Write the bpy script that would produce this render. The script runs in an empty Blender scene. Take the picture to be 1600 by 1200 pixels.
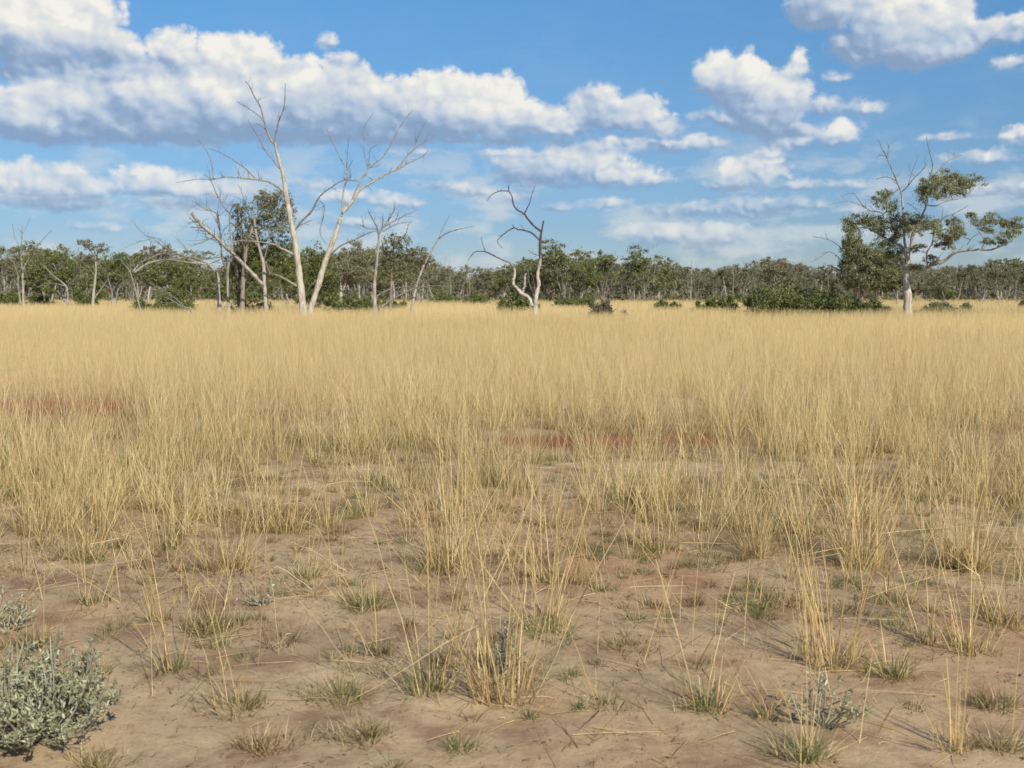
import bpy, math
import numpy as np
from mathutils import Vector

R = math.radians
rng = np.random.default_rng(7)
sc = bpy.context.scene
COL = sc.collection
SKYONLY = False

# ------------------------------------------------------------------ camera geometry
F = 1715.0            # focal length in photo pixels (1600 wide)
EYE = 1.6
PITCH = math.atan(142 / F)
CP, SP = math.cos(PITCH), math.sin(PITCH)

def ray(px, py):
    X = (px - 800) / F; Y = -(py - 600) / F
    return np.array([X, CP + Y * SP, -SP + Y * CP])

def P(px, py, depth):
    r = ray(px, py); s = depth / r[1]
    return np.array([r[0] * s, depth, EYE + r[2] * s])

def G(px, py):        # point of the ground seen at a photo position
    r = ray(px, py); s = -EYE / r[2]
    return r[0] * s, r[1] * s

# ------------------------------------------------------------------ numpy noise
_perm = np.random.default_rng(3).random((256, 256))
def vnoise(x, y):
    xi = np.floor(x).astype(int); yi = np.floor(y).astype(int)
    fx = x - xi; fy = y - yi
    fx = fx * fx * (3 - 2 * fx); fy = fy * fy * (3 - 2 * fy)
    a = _perm[xi % 256, yi % 256]; b = _perm[(xi + 1) % 256, yi % 256]
    c = _perm[xi % 256, (yi + 1) % 256]; d = _perm[(xi + 1) % 256, (yi + 1) % 256]
    return (a * (1 - fx) + b * fx) * (1 - fy) + (c * (1 - fx) + d * fx) * fy

def fbm(x, y, o=4):
    s = 0; a = .5; t = 0
    for i in range(o):
        s = s + a * vnoise(x + 17.3 * i, y + 9.1 * i); t += a
        a *= .5; x = x * 2.03; y = y * 2.03
    return s / t

def gh(x, y):         # ground height
    x = np.asarray(x, float); y = np.asarray(y, float)
    d = np.hypot(x, y)
    near = np.clip(1.5 - d / 40, 0, 1)
    return (0.05 * (fbm(x * .5 + 40, y * .5 + 40, 3) - .5) + near * (0.034 * (fbm(x * 3 + 50, y * 3 + 50, 4) - .5)
            + 0.012 * (fbm(x * 17 + 90, y * 17 + 90, 2) - .5)))

# ------------------------------------------------------------------ mesh collector (quads only)
class MB:
    def __init__(s): s.v = []; s.f = []; s.c = []; s.n = 0
    def add(s, v, f, c):
        v = np.asarray(v, np.float32).reshape(-1, 3)
        c = np.asarray(c, np.float32)
        if c.ndim == 1: c = np.tile(c, (len(v), 1))
        s.v.append(v); s.f.append(np.asarray(f, np.int64).reshape(-1, 4) + s.n); s.c.append(c[:, :3]); s.n += len(v)
    def mesh(s, name, mat, origin=(0, 0, 0), smooth=False):
        v = np.concatenate(s.v) - np.asarray(origin, np.float32); f = np.concatenate(s.f); c = np.concatenate(s.c)
        me = bpy.data.meshes.new(name)
        me.vertices.add(len(v)); me.vertices.foreach_set('co', v.ravel())
        me.loops.add(f.size); me.loops.foreach_set('vertex_index', f.ravel().astype(np.int32))
        me.polygons.add(len(f))
        me.polygons.foreach_set('loop_start', np.arange(0, f.size, 4, dtype=np.int32))
        me.polygons.foreach_set('loop_total', np.full(len(f), 4, np.int32))
        if smooth: me.polygons.foreach_set('use_smooth', np.ones(len(f), bool))
        a = me.color_attributes.new('tint', 'FLOAT_COLOR', 'POINT')
        a.data.foreach_set('color', np.concatenate([c, np.ones((len(c), 1), np.float32)], 1).ravel())
        me.update(calc_edges=True); me.materials.append(mat)
        return me

def link(name, data, parent=None, loc=(0, 0, 0)):
    o = bpy.data.objects.new(name, data); COL.objects.link(o); o.location = loc
    if parent: o.parent = parent
    return o

def tag(o, label=None, cat=None, group=None, kind=None):
    if label: o['label'] = label
    if cat: o['category'] = cat
    if group: o['group'] = group
    if kind: o['kind'] = kind
    return o

def thing(name, label, cat, loc, group=None):
    o = link(name, None, loc=loc); o.empty_display_size = .2
    return tag(o, label, cat, group)

def copy_tree(o, parent=None):
    c = o.copy(); COL.objects.link(c); c.parent = parent
    for ch in list(o.children): copy_tree(ch, c)
    return c

# ------------------------------------------------------------------ materials
def newmat(name):
    m = bpy.data.materials.new(name); m.use_nodes = True
    nt = m.node_tree; nt.nodes.clear()
    return m, nt
def N(nt, t, **kw):
    n = nt.nodes.new(t)
    for k, v in kw.items(): setattr(n, k, v)
    return n
def noise(nt, vec, scale, detail=4, rough=.55, dist=0, dim='3D'):
    n = N(nt, 'ShaderNodeTexNoise', noise_dimensions=dim); n.inputs['Scale'].default_value = scale
    n.inputs['Detail'].default_value = detail; n.inputs['Roughness'].default_value = rough
    n.inputs['Distortion'].default_value = dist
    nt.links.new(vec, n.inputs['Vector']); return n.outputs['Fac']
def ramp(nt, fac, stops):
    n = N(nt, 'ShaderNodeValToRGB'); e = n.color_ramp.elements
    while len(e) < len(stops): e.new(.5)
    for el, (p, c) in zip(e, stops):
        el.position = p; el.color = (*c, 1) if len(c) == 3 else c
    nt.links.new(fac, n.inputs[0]); return n.outputs[0]
def mixc(nt, fac, a, b, mode='MIX'):
    n = N(nt, 'ShaderNodeMix', data_type='RGBA', blend_type=mode)
    for s, v in ((n.inputs[0], fac), (n.inputs[6], a), (n.inputs[7], b)):
        if hasattr(v, 'links'): nt.links.new(v, s)
        elif isinstance(v, tuple): s.default_value = (*v, 1)
        else: s.default_value = v
    return n.outputs[2]
def mth(nt, op, a, b=None, c=None, clamp=False):
    n = N(nt, 'ShaderNodeMath', operation=op); n.use_clamp = clamp
    for i, v in enumerate((a, b, c)):
        if v is None: continue
        if hasattr(v, 'links'): nt.links.new(v, n.inputs[i])
        else: n.inputs[i].default_value = v
    return n.outputs[0]

def leafy_mat(name, trans=.35, rough=.6, gloss=.25, tcol=(1.1, 1.15, .7)):
    m, nt = newmat(name)
    at = N(nt, 'ShaderNodeAttribute', attribute_name='tint')
    tc = N(nt, 'ShaderNodeTexCoord')
    v = noise(nt, tc.outputs['Object'], 9, 2)
    col = mixc(nt, 1.0, at.outputs['Color'], ramp(nt, v, [(.3, (.8, .8, .8)), (.7, (1.18, 1.15, 1.1))]), 'MULTIPLY')
    b = N(nt, 'ShaderNodeBsdfPrincipled'); b.inputs['Roughness'].default_value = rough
    b.inputs['Specular IOR Level'].default_value = gloss
    nt.links.new(col, b.inputs['Base Color'])
    t = N(nt, 'ShaderNodeBsdfTranslucent')
    nt.links.new(mixc(nt, 1.0, col, tcol, 'MULTIPLY'), t.inputs[0])
    mx = N(nt, 'ShaderNodeMixShader'); mx.inputs[0].default_value = trans
    nt.links.new(b.outputs[0], mx.inputs[1]); nt.links.new(t.outputs[0], mx.inputs[2])
    o = N(nt, 'ShaderNodeOutputMaterial'); nt.links.new(mx.outputs[0], o.inputs[0])
    return m

def bark_mat(name, pale, tan, grey, dark_from=None, scale=1.0):
    m, nt = newmat(name)
    tc = N(nt, 'ShaderNodeTexCoord'); geo = N(nt, 'ShaderNodeNewGeometry')
    mp = N(nt, 'ShaderNodeMapping'); mp.inputs['Scale'].default_value = (6 * scale, 6 * scale, 1.1 * scale)
    nt.links.new(geo.outputs['Position'], mp.inputs[0])
    a = noise(nt, mp.outputs[0], 1.2, 5, .6, .4)
    col = ramp(nt, a, [(.38, grey), (.46, pale), (.53, pale), (.62, tan), (.68, grey)])
    mp2 = N(nt, 'ShaderNodeMapping'); mp2.inputs['Scale'].default_value = (30 * scale, 30 * scale, 3 * scale)
    nt.links.new(geo.outputs['Position'], mp2.inputs[0])
    b2 = noise(nt, mp2.outputs[0], 1.0, 4)
    col = mixc(nt, 1.0, col, ramp(nt, b2, [(.3, (.7, .7, .72)), (.6, (1.08, 1.08, 1.08))]), 'MULTIPLY')
    at = N(nt, 'ShaderNodeAttribute', attribute_name='tint')
    col = mixc(nt, 1.0, col, at.outputs['Color'], 'MULTIPLY')
    if dark_from:
        sp = N(nt, 'ShaderNodeSeparateXYZ'); nt.links.new(geo.outputs['Position'], sp.inputs[0])
        z = mth(nt, 'MULTIPLY_ADD', a, 2.2, sp.outputs['Z'])
        mr = N(nt, 'ShaderNodeMapRange'); mr.inputs[1].default_value = dark_from + 1.0; mr.inputs[2].default_value = dark_from + 1.8
        nt.links.new(z, mr.inputs[0])
        col = mixc(nt, mr.outputs[0], col, (.055, .042, .035))
    b = N(nt, 'ShaderNodeBsdfPrincipled'); b.inputs['Roughness'].default_value = .85
    nt.links.new(col, b.inputs['Base Color'])
    bp = N(nt, 'ShaderNodeBump'); bp.inputs['Strength'].default_value = .5; bp.inputs['Distance'].default_value = .02
    nt.links.new(b2, bp.inputs['Height']); nt.links.new(bp.outputs[0], b.inputs['Normal'])
    o = N(nt, 'ShaderNodeOutputMaterial'); nt.links.new(b.outputs[0], o.inputs[0])
    return m

M_GRASS = leafy_mat('dry_grass_stems', .48, .55, .3, (1.05, 1.0, .9))
M_LEAF = leafy_mat('gum_leaves', .25, .5, .4)
M_SALT = leafy_mat('saltbush_leaves', .15, .7, .15, (1, 1, 1))
M_PALE = bark_mat('pale_gum_bark', (.45, .41, .34), (.33, .24, .165), (.27, .25, .22))
M_DEAD = bark_mat('silver_dead_wood', (.37, .34, .29), (.27, .21, .16), (.20, .185, .165))
M_DARKTOP = bark_mat('blackened_dead_wood', (.50, .46, .40), (.38, .31, .24), (.29, .27, .24), dark_from=2.9)
M_BROWN = bark_mat('rough_brown_bark', (.27, .215, .165), (.16, .12, .085), (.33, .29, .25))
M_TWIG = bark_mat('shrub_twigs', (.17, .13, .09), (.13, .09, .07), (.22, .20, .17))

# ------------------------------------------------------------------ sky and sun
SUN_EL, SUN_AZ = 38.0, 28.0     # azimuth: degrees from straight behind the camera towards its right
sd = Vector((math.sin(R(SUN_AZ)) * math.cos(R(SUN_EL)), -math.cos(R(SUN_AZ)) * math.cos(R(SUN_EL)), math.sin(R(SUN_EL))))
sun = bpy.data.lights.new('sun', 'SUN'); sun.energy = 5.0; sun.angle = R(.5); sun.color = (1.0, .92, .76)
so = link('sun', sun); so.rotation_euler = (-sd).to_track_quat('-Z', 'Y').to_euler(); so.location = (0, 0, 30)

W = bpy.data.worlds.new('World'); sc.world = W; W.use_nodes = True
nt = W.node_tree; nt.nodes.clear()
sky = N(nt, 'ShaderNodeTexSky', sky_type='NISHITA'); sky.sun_disc = False
sky.sun_elevation = R(SUN_EL); sky.sun_rotation = math.atan2(sd.x, sd.y)
sky.air_density = 1.0; sky.dust_density = .6; sky.ozone_density = 2.5; sky.altitude = 200
STR = .12
tc = N(nt, 'ShaderNodeTexCoord'); sp = N(nt, 'ShaderNodeSeparateXYZ'); nt.links.new(tc.outputs['Generated'], sp.inputs[0])
sx, sy, sz = sp.outputs
az = mth(nt, 'ARCTAN2', sx, sy)
hor = mth(nt, 'SQRT', mth(nt, 'MULTIPLY_ADD', sx, sx, mth(nt, 'MULTIPLY', sy, sy)))
el = mth(nt, 'ARCTAN2', sz, hor)
def azel(px, py):
    r = ray(px, py); return math.atan2(r[0], r[1]), math.atan2(r[2], math.hypot(r[0], r[1]))
# domain warp so that the outlines billow
cv = N(nt, 'ShaderNodeCombineXYZ'); nt.links.new(az, cv.inputs[0]); nt.links.new(mth(nt, 'MULTIPLY', el, 1.25), cv.inputs[1])
uv = cv.outputs[0]
def ncol(vec, scale, detail, rough):
    n = N(nt, 'ShaderNodeTexNoise', noise_dimensions='2D'); n.inputs['Scale'].default_value = scale; n.inputs['Detail'].default_value = detail
    n.inputs['Roughness'].default_value = rough; nt.links.new(vec, n.inputs['Vector'])
    s = N(nt, 'ShaderNodeSeparateColor'); nt.links.new(n.outputs['Color'], s.inputs[0]); return s.outputs
w1 = ncol(uv, 34, 5, .6)
U = mth(nt, 'MULTIPLY_ADD', mth(nt, 'SUBTRACT', w1[0], .5), .013, az)
V = mth(nt, 'MULTIPLY_ADD', mth(nt, 'SUBTRACT', w1[1], .5), .010, el)
# (cx, cy, half width, up, down, light)   light: 0 sunlit, towards 1 = in its own shade
CL = [(20,45,95,75,45,0),(110,45,85,75,40,0),(165,75,60,45,28,.1),(90,100,120,20,22,.75),(180,118,50,14,10,1),
 (15,115,40,14,14,1),(272,85,50,40,30,.0),(370,92,85,40,30,.05),(250,108,70,16,14,.75),(425,106,45,16,12,.8),
 (15,185,80,50,32,0),(110,165,85,60,55,.35),(215,150,90,60,70,.3),(330,155,105,75,60,.1),(450,150,100,58,60,.1),
 (545,155,80,60,60,.25),(610,165,70,45,55,.1),(690,165,85,55,50,.0),(770,172,72,58,45,.0),(835,190,60,36,30,.05),(890,204,50,22,16,.2),
 (60,212,140,12,18,.9),(230,212,170,16,18,1),(430,212,200,18,18,1),(640,212,160,16,18,.95),(800,218,120,10,10,.8),
 (935,170,62,40,35,.2),(990,180,62,36,30,.2),(1040,200,45,22,16,.15),(960,222,120,12,16,.65),(1105,222,50,18,12,.1),(1040,228,60,12,10,.4),(660,240,60,8,6,.3),(790,241,60,7,6,.3),
 (900,258,85,42,30,.0),(835,268,80,40,26,.45),(965,278,70,32,14,.0),(1020,284,40,16,9,.1),(900,290,130,7,7,.85),
 (1125,115,42,38,40,0),(1165,130,50,45,50,.05),(1215,160,60,50,45,.1),(1180,185,75,20,32,.6),(1290,168,60,17,14,.15),(1350,172,35,9,7,.3),(1315,212,45,26,18,.0),
 (1235,208,70,22,22,.5),(1225,228,60,10,10,.1),(1200,240,50,7,7,.3),(1100,182,45,12,11,.3),
 (1248,100,20,22,22,.1),(1242,115,28,12,12,.7),(1312,120,24,10,8,.3),
 (1175,270,62,32,22,.05),(1130,290,80,12,12,.75),(1245,290,60,8,8,.6),
 (1375,25,50,70,40,.0),(1430,50,65,60,40,.0),(1470,35,60,60,20,.3),(1290,15,70,40,34,.95),(1365,70,80,30,34,.95),(1420,95,80,18,16,.8),
 (1540,50,100,24,26,.35),(1470,75,70,20,30,.45),(1428,105,22,14,10,.1),(1500,80,28,22,14,.15),(1580,96,36,13,9,.3),
 (512,65,20,14,10,.25),(535,92,26,14,14,.5),
 (60,290,105,38,20,.05),(150,296,50,22,18,.15),(250,290,85,32,22,.05),(340,298,75,22,20,.1),(100,318,180,12,12,.75),(300,322,150,12,12,.75),
 (470,288,70,10,9,.3),(550,308,70,16,14,.15),(620,318,50,14,10,.2),(700,290,60,12,10,.35),(750,300,60,12,10,.4),
 (810,308,60,12,10,.2),(940,322,60,12,9,.15),(860,325,60,10,9,.5),
 (1040,362,90,20,26,.3),(1110,368,80,22,28,.2),(1180,325,110,18,20,.7),(1260,320,60,14,10,.5),(1050,330,90,10,14,.7),
 (1540,248,60,14,10,.4),(1595,212,30,20,14,.2),(1590,288,36,12,8,.05),(1520,300,120,12,12,.7),(1480,215,30,6,5,.4),(1340,290,30,8,6,.3),(1340,330,60,10,9,.4),
 (140,355,60,8,8,.4),(560,350,100,8,8,.6),
 (-150,150,120,70,50,.2),(-150,290,120,30,20,.3),(1750,80,120,50,40,.3),(1760,240,130,40,22,.2)]
# where the cloud banks and their puffs stand, as a map over azimuth and elevation; the fine detail comes from the noise nodes
MW, MH, A0, A1, E0, E1 = 2600, 920, -R(42), R(42), -R(1), R(28.7)
DA = (A1 - A0) / MW; DE = (E1 - E0) / MH
ga, ge = np.meshgrid(A0 + (np.arange(MW) + .5) * DA, E0 + (np.arange(MH) + .5) * DE)
WS = np.zeros(ga.shape); TS = np.zeros(ga.shape); SD = np.full(ga.shape, -24.0); HT = np.zeros(ga.shape); PX = np.arange(MW); PY = np.arange(MH)
cr_ = np.random.default_rng(99)
def puff(cx, cy, rd, z):
    x0, x1 = max(0, int(cx - rd - 24)), min(MW, int(cx + rd + 25)); y0, y1 = max(0, int(cy - rd - 24)), min(MH, int(cy + rd + 25))
    if x0 >= x1 or y0 >= y1: return
    X_ = PX[None, x0:x1] - cx; Y_ = PY[y0:y1, None] - cy; d = np.sqrt(X_ * X_ + Y_ * Y_)
    SD[y0:y1, x0:x1] = np.maximum(SD[y0:y1, x0:x1], rd - d)
    h = np.where(d < rd, z + np.sqrt(np.maximum(rd * rd - d * d, 0)), 0)
    HT[y0:y1, x0:x1] = np.maximum(HT[y0:y1, x0:x1], h)
for (cx, cy, a, bu, bd, sh) in CL:
    u0, v0 = azel(cx, cy)
    a_ = a * 1.15 / F; bu_ = bu * 1.25 / F; bd_ = bd * 1.15 / F
    dv = ge - v0; d1 = dv / bu_; d2 = -dv / bd_
    r2 = ((ga - u0) / a_) ** 2 + np.maximum(d1, d2) ** 2
    w = np.maximum(1.5 - r2, 0) ** 2
    WS += w; TS += w * ((d1 - np.maximum(d2, 0)) * .42 + .66 - sh * .56)
    se = (1 - np.sqrt(np.maximum(r2, 0)) * 1.28) * min(a, (bu + bd) * .5) / F / DA
    SD = np.maximum(SD, se)
    mx, my = (u0 - A0) / DA, (v0 - E0) / DE; ax, up, dn = a / F / DA, bu / F / DE, bd / F / DE
    n = int(10 + a * (bu + bd) / 75)
    for k_ in range(n):
        th = cr_.uniform(0, 2 * math.pi); q = cr_.random() ** .5
        qx = math.cos(th) * q; qy = math.sin(th) * q
        sz = min(ax, (up + dn) * .5) * cr_.uniform(.16, .42) * (1 - .45 * q)
        yy = my + qy * ((up if qy > 0 else dn) - sz * .6); xx = mx + qx * (ax - sz * .5)
        if qy < 0: sz = min(sz, max(3, (yy - (my - dn)) * 1.0 + 3))
        puff(xx, yy, sz, 10 * (1 - q) + cr_.uniform(0, 10) - 9 * qy)
        for j in range(5):
            t_ = cr_.uniform(-.35, math.pi + .35); s2 = sz * cr_.uniform(.25, .55)
            puff(xx + math.cos(t_) * sz * .85, yy + math.sin(t_) * sz * .72, s2, 8 * (1 - q) + cr_.uniform(0, 9) - 9 * qy)
def blur(a, r_):
    for ax_ in (0, 1):
        for _ in range(2):
            c_ = np.cumsum(np.pad(a, [(r_ + 1, r_) if i == ax_ else (0, 0) for i in (0, 1)], mode='edge'), axis=ax_)
            n_ = a.shape[ax_]; hi = np.take(c_, np.arange(2 * r_ + 1, n_ + 2 * r_ + 1), ax_); lo = np.take(c_, np.arange(0, n_), ax_)
            a = (hi - lo) / (2 * r_ + 1)
    return a
h1 = blur(HT, 3); h2 = blur(HT, 12)
gy_, gx_ = np.gradient(h1 * .35 + h2 * 1.0)
nl_ = 1 / np.sqrt(gx_ ** 2 + gy_ ** 2 + 1)
shd = (-gx_ * .42 - gy_ * .62 + .66) * nl_
cav = np.clip((h1 - h2) / 14, -1, 1)
Tm = np.clip(TS / np.maximum(WS, .0005), -.5, 1.5) + .66 * (shd - .62) + .16 * cav
Tm = np.clip(blur(Tm, 1), -.5, 1.5) * .5 + .25
fld = np.clip(SD / 48 + .5, 0, 1)
img = bpy.data.images.new('cloud_layout', MW, MH, alpha=False, float_buffer=True); img.colorspace_settings.name = 'Non-Color'
buf = np.ones((MH, MW, 4), np.float32); buf[..., 0] = fld; buf[..., 1] = Tm
img.pixels.foreach_set(buf.ravel()); img.update(); img.pack()
mu = N(nt, 'ShaderNodeCombineXYZ')
nt.links.new(mth(nt, 'MULTIPLY_ADD', U, 1 / (A1 - A0), -A0 / (A1 - A0)), mu.inputs[0])
nt.links.new(mth(nt, 'MULTIPLY_ADD', V, 1 / (E1 - E0), -E0 / (E1 - E0)), mu.inputs[1])
ti = N(nt, 'ShaderNodeTexImage', image=img, interpolation='Linear', extension='CLIP'); nt.links.new(mu.outputs[0], ti.inputs[0])
ts = N(nt, 'ShaderNodeSeparateColor'); nt.links.new(ti.outputs[0], ts.inputs[0])
rad = mth(nt, 'MULTIPLY_ADD', ts.outputs[0], 48.0, -24.0)
T = mth(nt, 'MULTIPLY_ADD', ts.outputs[1], 2.0, -.5)
def billow(vec):
    vo = N(nt, 'ShaderNodeTexVoronoi', feature='F1', voronoi_dimensions='2D'); vo.inputs['Scale'].default_value = 30
    vo.inputs['Detail'].default_value = 2; vo.inputs['Roughness'].default_value = .5
    nt.links.new(vec, vo.inputs['Vector'])
    n = noise(nt, vec, 26, 6, .52, 0, '2D')
    return mth(nt, 'MULTIPLY_ADD', vo.outputs['Distance'], -.55, n)
wv = N(nt, 'ShaderNodeCombineXYZ'); nt.links.new(U, wv.inputs[0]); nt.links.new(mth(nt, 'MULTIPLY', V, 1.35), wv.inputs[1])
B0 = billow(wv.outputs[0])
off = N(nt, 'ShaderNodeVectorMath', operation='ADD'); off.inputs[1].default_value = (.0050, .0060, 0)
nt.links.new(wv.outputs[0], off.inputs[0])
B1 = billow(off.outputs[0])
relief = mth(nt, 'SUBTRACT', B0, B1)
edge = mth(nt, 'MULTIPLY_ADD', B0, 13.0, mth(nt, 'MULTIPLY_ADD', noise(nt, uv, 90, 5, .62, 0, '2D'), 12.0, mth(nt, 'ADD', rad, -6.5)))      # pixels inside the outline
al = N(nt, 'ShaderNodeMapRange', interpolation_type='SMOOTHSTEP'); al.inputs[1].default_value = -2.0; al.inputs[2].default_value = 10.0
nt.links.new(edge, al.inputs[0])
lit = mth(nt, 'MULTIPLY_ADD', relief, .5, T)
lit = mth(nt, 'MULTIPLY_ADD', lit, .80, .17)
lit = mth(nt, 'MULTIPLY_ADD', mth(nt, 'SUBTRACT', noise(nt, wv.outputs[0], 11, 5, .6, 0, '2D'), .5), .55, lit)
lit = mth(nt, 'MULTIPLY_ADD', mth(nt, 'SUBTRACT', B0, .2), .42, lit)
cc = ramp(nt, lit, [(.0, (.25, .36, .54)), (.22, (.33, .44, .61)), (.42, (.46, .56, .70)), (.66, (.64, .69, .75)), (.86, (.79, .80, .78)), (1.0, (.90, .88, .82))])
# thin veil low over the horizon
vv = N(nt, 'ShaderNodeCombineXYZ'); nt.links.new(mth(nt, 'MULTIPLY', az, 12), vv.inputs[0]); nt.links.new(mth(nt, 'MULTIPLY', el, 30), vv.inputs[1])
vn = noise(nt, vv.outputs[0], 1.0, 6, .6, 0, '2D')
vm = N(nt, 'ShaderNodeMapRange', interpolation_type='SMOOTHSTEP'); vm.inputs[1].default_value = .44; vm.inputs[2].default_value = .66
nt.links.new(vn, vm.inputs[0])
vh = ramp(nt, el, [(.0, (.35,) * 3), (.03, (.62,) * 3), (.09, (.6,) * 3), (.15, (.06,) * 3), (.3, (0,) * 3)])
veil = mth(nt, 'MULTIPLY', vm.outputs[0], vh)
k = 1 / STR
skyc = mixc(nt, 1.0, sky.outputs[0], ramp(nt, el, [(.0, (.60, .70, .95)), (.03, (.50, .60, .80)), (.06, (.44, .57, .77)), (.12, (.49, .65, .80)), (.25, (.50, .82, 1.0)), (.6, (.56, .88, 1.05))]), 'MULTIPLY')
skyv = mixc(nt, veil, skyc, (.66 * k, .70 * k, .72 * k))
ccs = mixc(nt, 1.0, cc, (k, k, k), 'MULTIPLY')
# distant clouds fade a little into the air near the horizon
fade = ramp(nt, el, [(.0, (.25,) * 3), (.05, (.55,) * 3), (.12, (.9,) * 3), (.2, (1,) * 3)])
fin = mixc(nt, mth(nt, 'MULTIPLY', al.outputs[0], fade), skyv, ccs)
bg = N(nt, 'ShaderNodeBackground'); bg.inputs[1].default_value = STR / 1.25; nt.links.new(fin, bg.inputs[0])
wo = N(nt, 'ShaderNodeOutputWorld'); nt.links.new(bg.outputs[0], wo.inputs[0])
W.cycles.sampling_method = 'MANUAL'; W.cycles.sample_map_resolution = 512

cam = bpy.data.cameras.new('camera'); cam.sensor_width = 36; cam.lens = F / 1600 * 36; cam.clip_end = 20000; cam.clip_start = .05
co = link('camera', cam, loc=(0, 0, EYE)); co.rotation_euler = (math.pi / 2 - PITCH, 0, 0); sc.camera = co
cam.dof.use_dof = True; cam.dof.focus_distance = 8.5; cam.dof.aperture_fstop = 4.5
sc.view_settings.view_transform = 'Standard'; sc.view_settings.look = 'None'; sc.view_settings.gamma = 1
sc.view_settings.exposure = .32
sc.cycles.max_bounces = 6; sc.cycles.diffuse_bounces = 3; sc.cycles.transmission_bounces = 4

def ground():
    t = np.linspace(-1, 1, 521); b = 8.5; a = 3400 / math.sinh(b)
    xs = a * np.sinh(b * t); ys = xs + 5.5
    X, Y = np.meshgrid(xs, ys)
    Z = gh(X, Y)
    n = len(t)
    v = np.stack([X, Y, Z], -1).reshape(-1, 3)
    i = np.arange(n * n).reshape(n, n)
    f = np.stack([i[:-1, :-1], i[:-1, 1:], i[1:, 1:], i[1:, :-1]], -1).reshape(-1, 4)
    mb = MB(); mb.add(v, f, np.array([1, 1, 1]))
    m, nt = newmat('dry_sandy_soil')
    geo = N(nt, 'ShaderNodeNewGeometry'); p = geo.outputs['Position']
    n1 = noise(nt, p, .9, 6, .6); n2 = noise(nt, p, 9, 5, .65); n3 = noise(nt, p, 70, 5, .7)
    col = ramp(nt, n1, [(.35, (.262, .186, .113)), (.5, (.335, .250, .155)), (.68, (.393, .300, .192))])
    col = mixc(nt, 1.0, col, ramp(nt, n2, [(.3, (.80, .77, .75)), (.5, (1, 1, 1)), (.72, (1.14, 1.12, 1.1))]), 'MULTIPLY')
    col = mixc(nt, 1.0, col, ramp(nt, n3, [(.28, (.62, .58, .56)), (.42, (1, 1, 1)), (.75, (1.15, 1.13, 1.1))]), 'MULTIPLY')
    # streaky crust
    mp = N(nt, 'ShaderNodeMapping'); mp.inputs['Scale'].default_value = (9, 13, 9); mp.inputs['Rotation'].default_value = (0, 0, .5)
    nt.links.new(p, mp.inputs[0]); n4 = noise(nt, mp.outputs[0], 1, 7, .7)
    cr = ramp(nt, n4, [(.34, (1,) * 3), (.44, (0,) * 3)])
    col = mixc(nt, mth(nt, 'MULTIPLY', cr, .55), col, (.20, .115, .07))
    # red earth showing in patches
    for (px, py, rx, ry) in [(965, 690, 1.6, .65), (50, 640, 1.9, 1.6), (330, 650, 1.6, .9)]:
        gx, gy = G(px, py)
        mm = N(nt, 'ShaderNodeMapping'); mm.vector_type = 'POINT'
        mm.inputs['Location'].default_value = (-gx / rx, -gy / ry, 0); mm.inputs['Scale'].default_value = (1 / rx, 1 / ry, 0)
        nt.links.new(p, mm.inputs[0])
        ln = N(nt, 'ShaderNodeVectorMath', operation='LENGTH'); nt.links.new(mm.outputs[0], ln.inputs[0])
        q = mth(nt, 'MULTIPLY_ADD', n2, -.9, ln.outputs['Value'])
        mk = N(nt, 'ShaderNodeMapRange'); mk.inputs[1].default_value = .85; mk.inputs[2].default_value = .1
        nt.links.new(q, mk.inputs[0])
        col = mixc(nt, mk.outputs[0], col, (.205, .070, .034))
    nb_ = noise(nt, p, 2.4, 6, .68)
    col = mixc(nt, ramp(nt, nb_, [(.50, (0,) * 3), (.64, (.7,) * 3)]), col, (.175, .100, .062))
    n5 = noise(nt, p, 34, 3, .6)
    col = mixc(nt, ramp(nt, n5, [(.27, (.75,) * 3), (.34, (0,) * 3)]), col, (.13, .085, .055))
    nd = noise(nt, p, .23, 4, .6)
    col = mixc(nt, ramp(nt, nd, [(.5, (0,) * 3), (.64, (.55,) * 3)]), col, (.30, .14, .075))
    b_ = N(nt, 'ShaderNodeBsdfPrincipled'); b_.inputs['Roughness'].default_value = .95; b_.inputs['Specular IOR Level'].default_value = .15
    nt.links.new(col, b_.inputs['Base Color'])
    hsum = mth(nt, 'MULTIPLY_ADD', n3, .35, mth(nt, 'MULTIPLY_ADD', n4, .5, n2))
    bp = N(nt, 'ShaderNodeBump'); bp.inputs['Strength'].default_value = .75; bp.inputs['Distance'].default_value = .014
    nt.links.new(hsum, bp.inputs['Height']); nt.links.new(bp.outputs[0], b_.inputs['Normal'])
    o = N(nt, 'ShaderNodeOutputMaterial'); nt.links.new(b_.outputs[0], o.inputs[0])
    tag(link('ground', mb.mesh('ground', m, smooth=True)), kind='structure', label='pale brown sandy soil with reddish patches')
if not SKYONLY: ground()

# ------------------------------------------------------------------ grass blades as ribbons / stalks
STRAW = np.array([[.76, .60, .305], [.82, .665, .36], [.67, .515, .245], [.86, .74, .47], [.53, .385, .18]])
GREEN = np.array([[.13, .17, .06], [.18, .21, .08], [.10, .145, .06], [.24, .24, .10]])
BROWN = np.array([[.22, .13, .07], [.30, .19, .10], [.17, .11, .06], [.26, .20, .09]])
def pick(pal, n, r=rng):
    i = r.integers(0, len(pal), n); j = r.integers(0, len(pal), n); t = r.random((n, 1))
    return (pal[i] * (1 - t) + pal[j] * t) * r.uniform(.88, 1.12, (n, 1))

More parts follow.
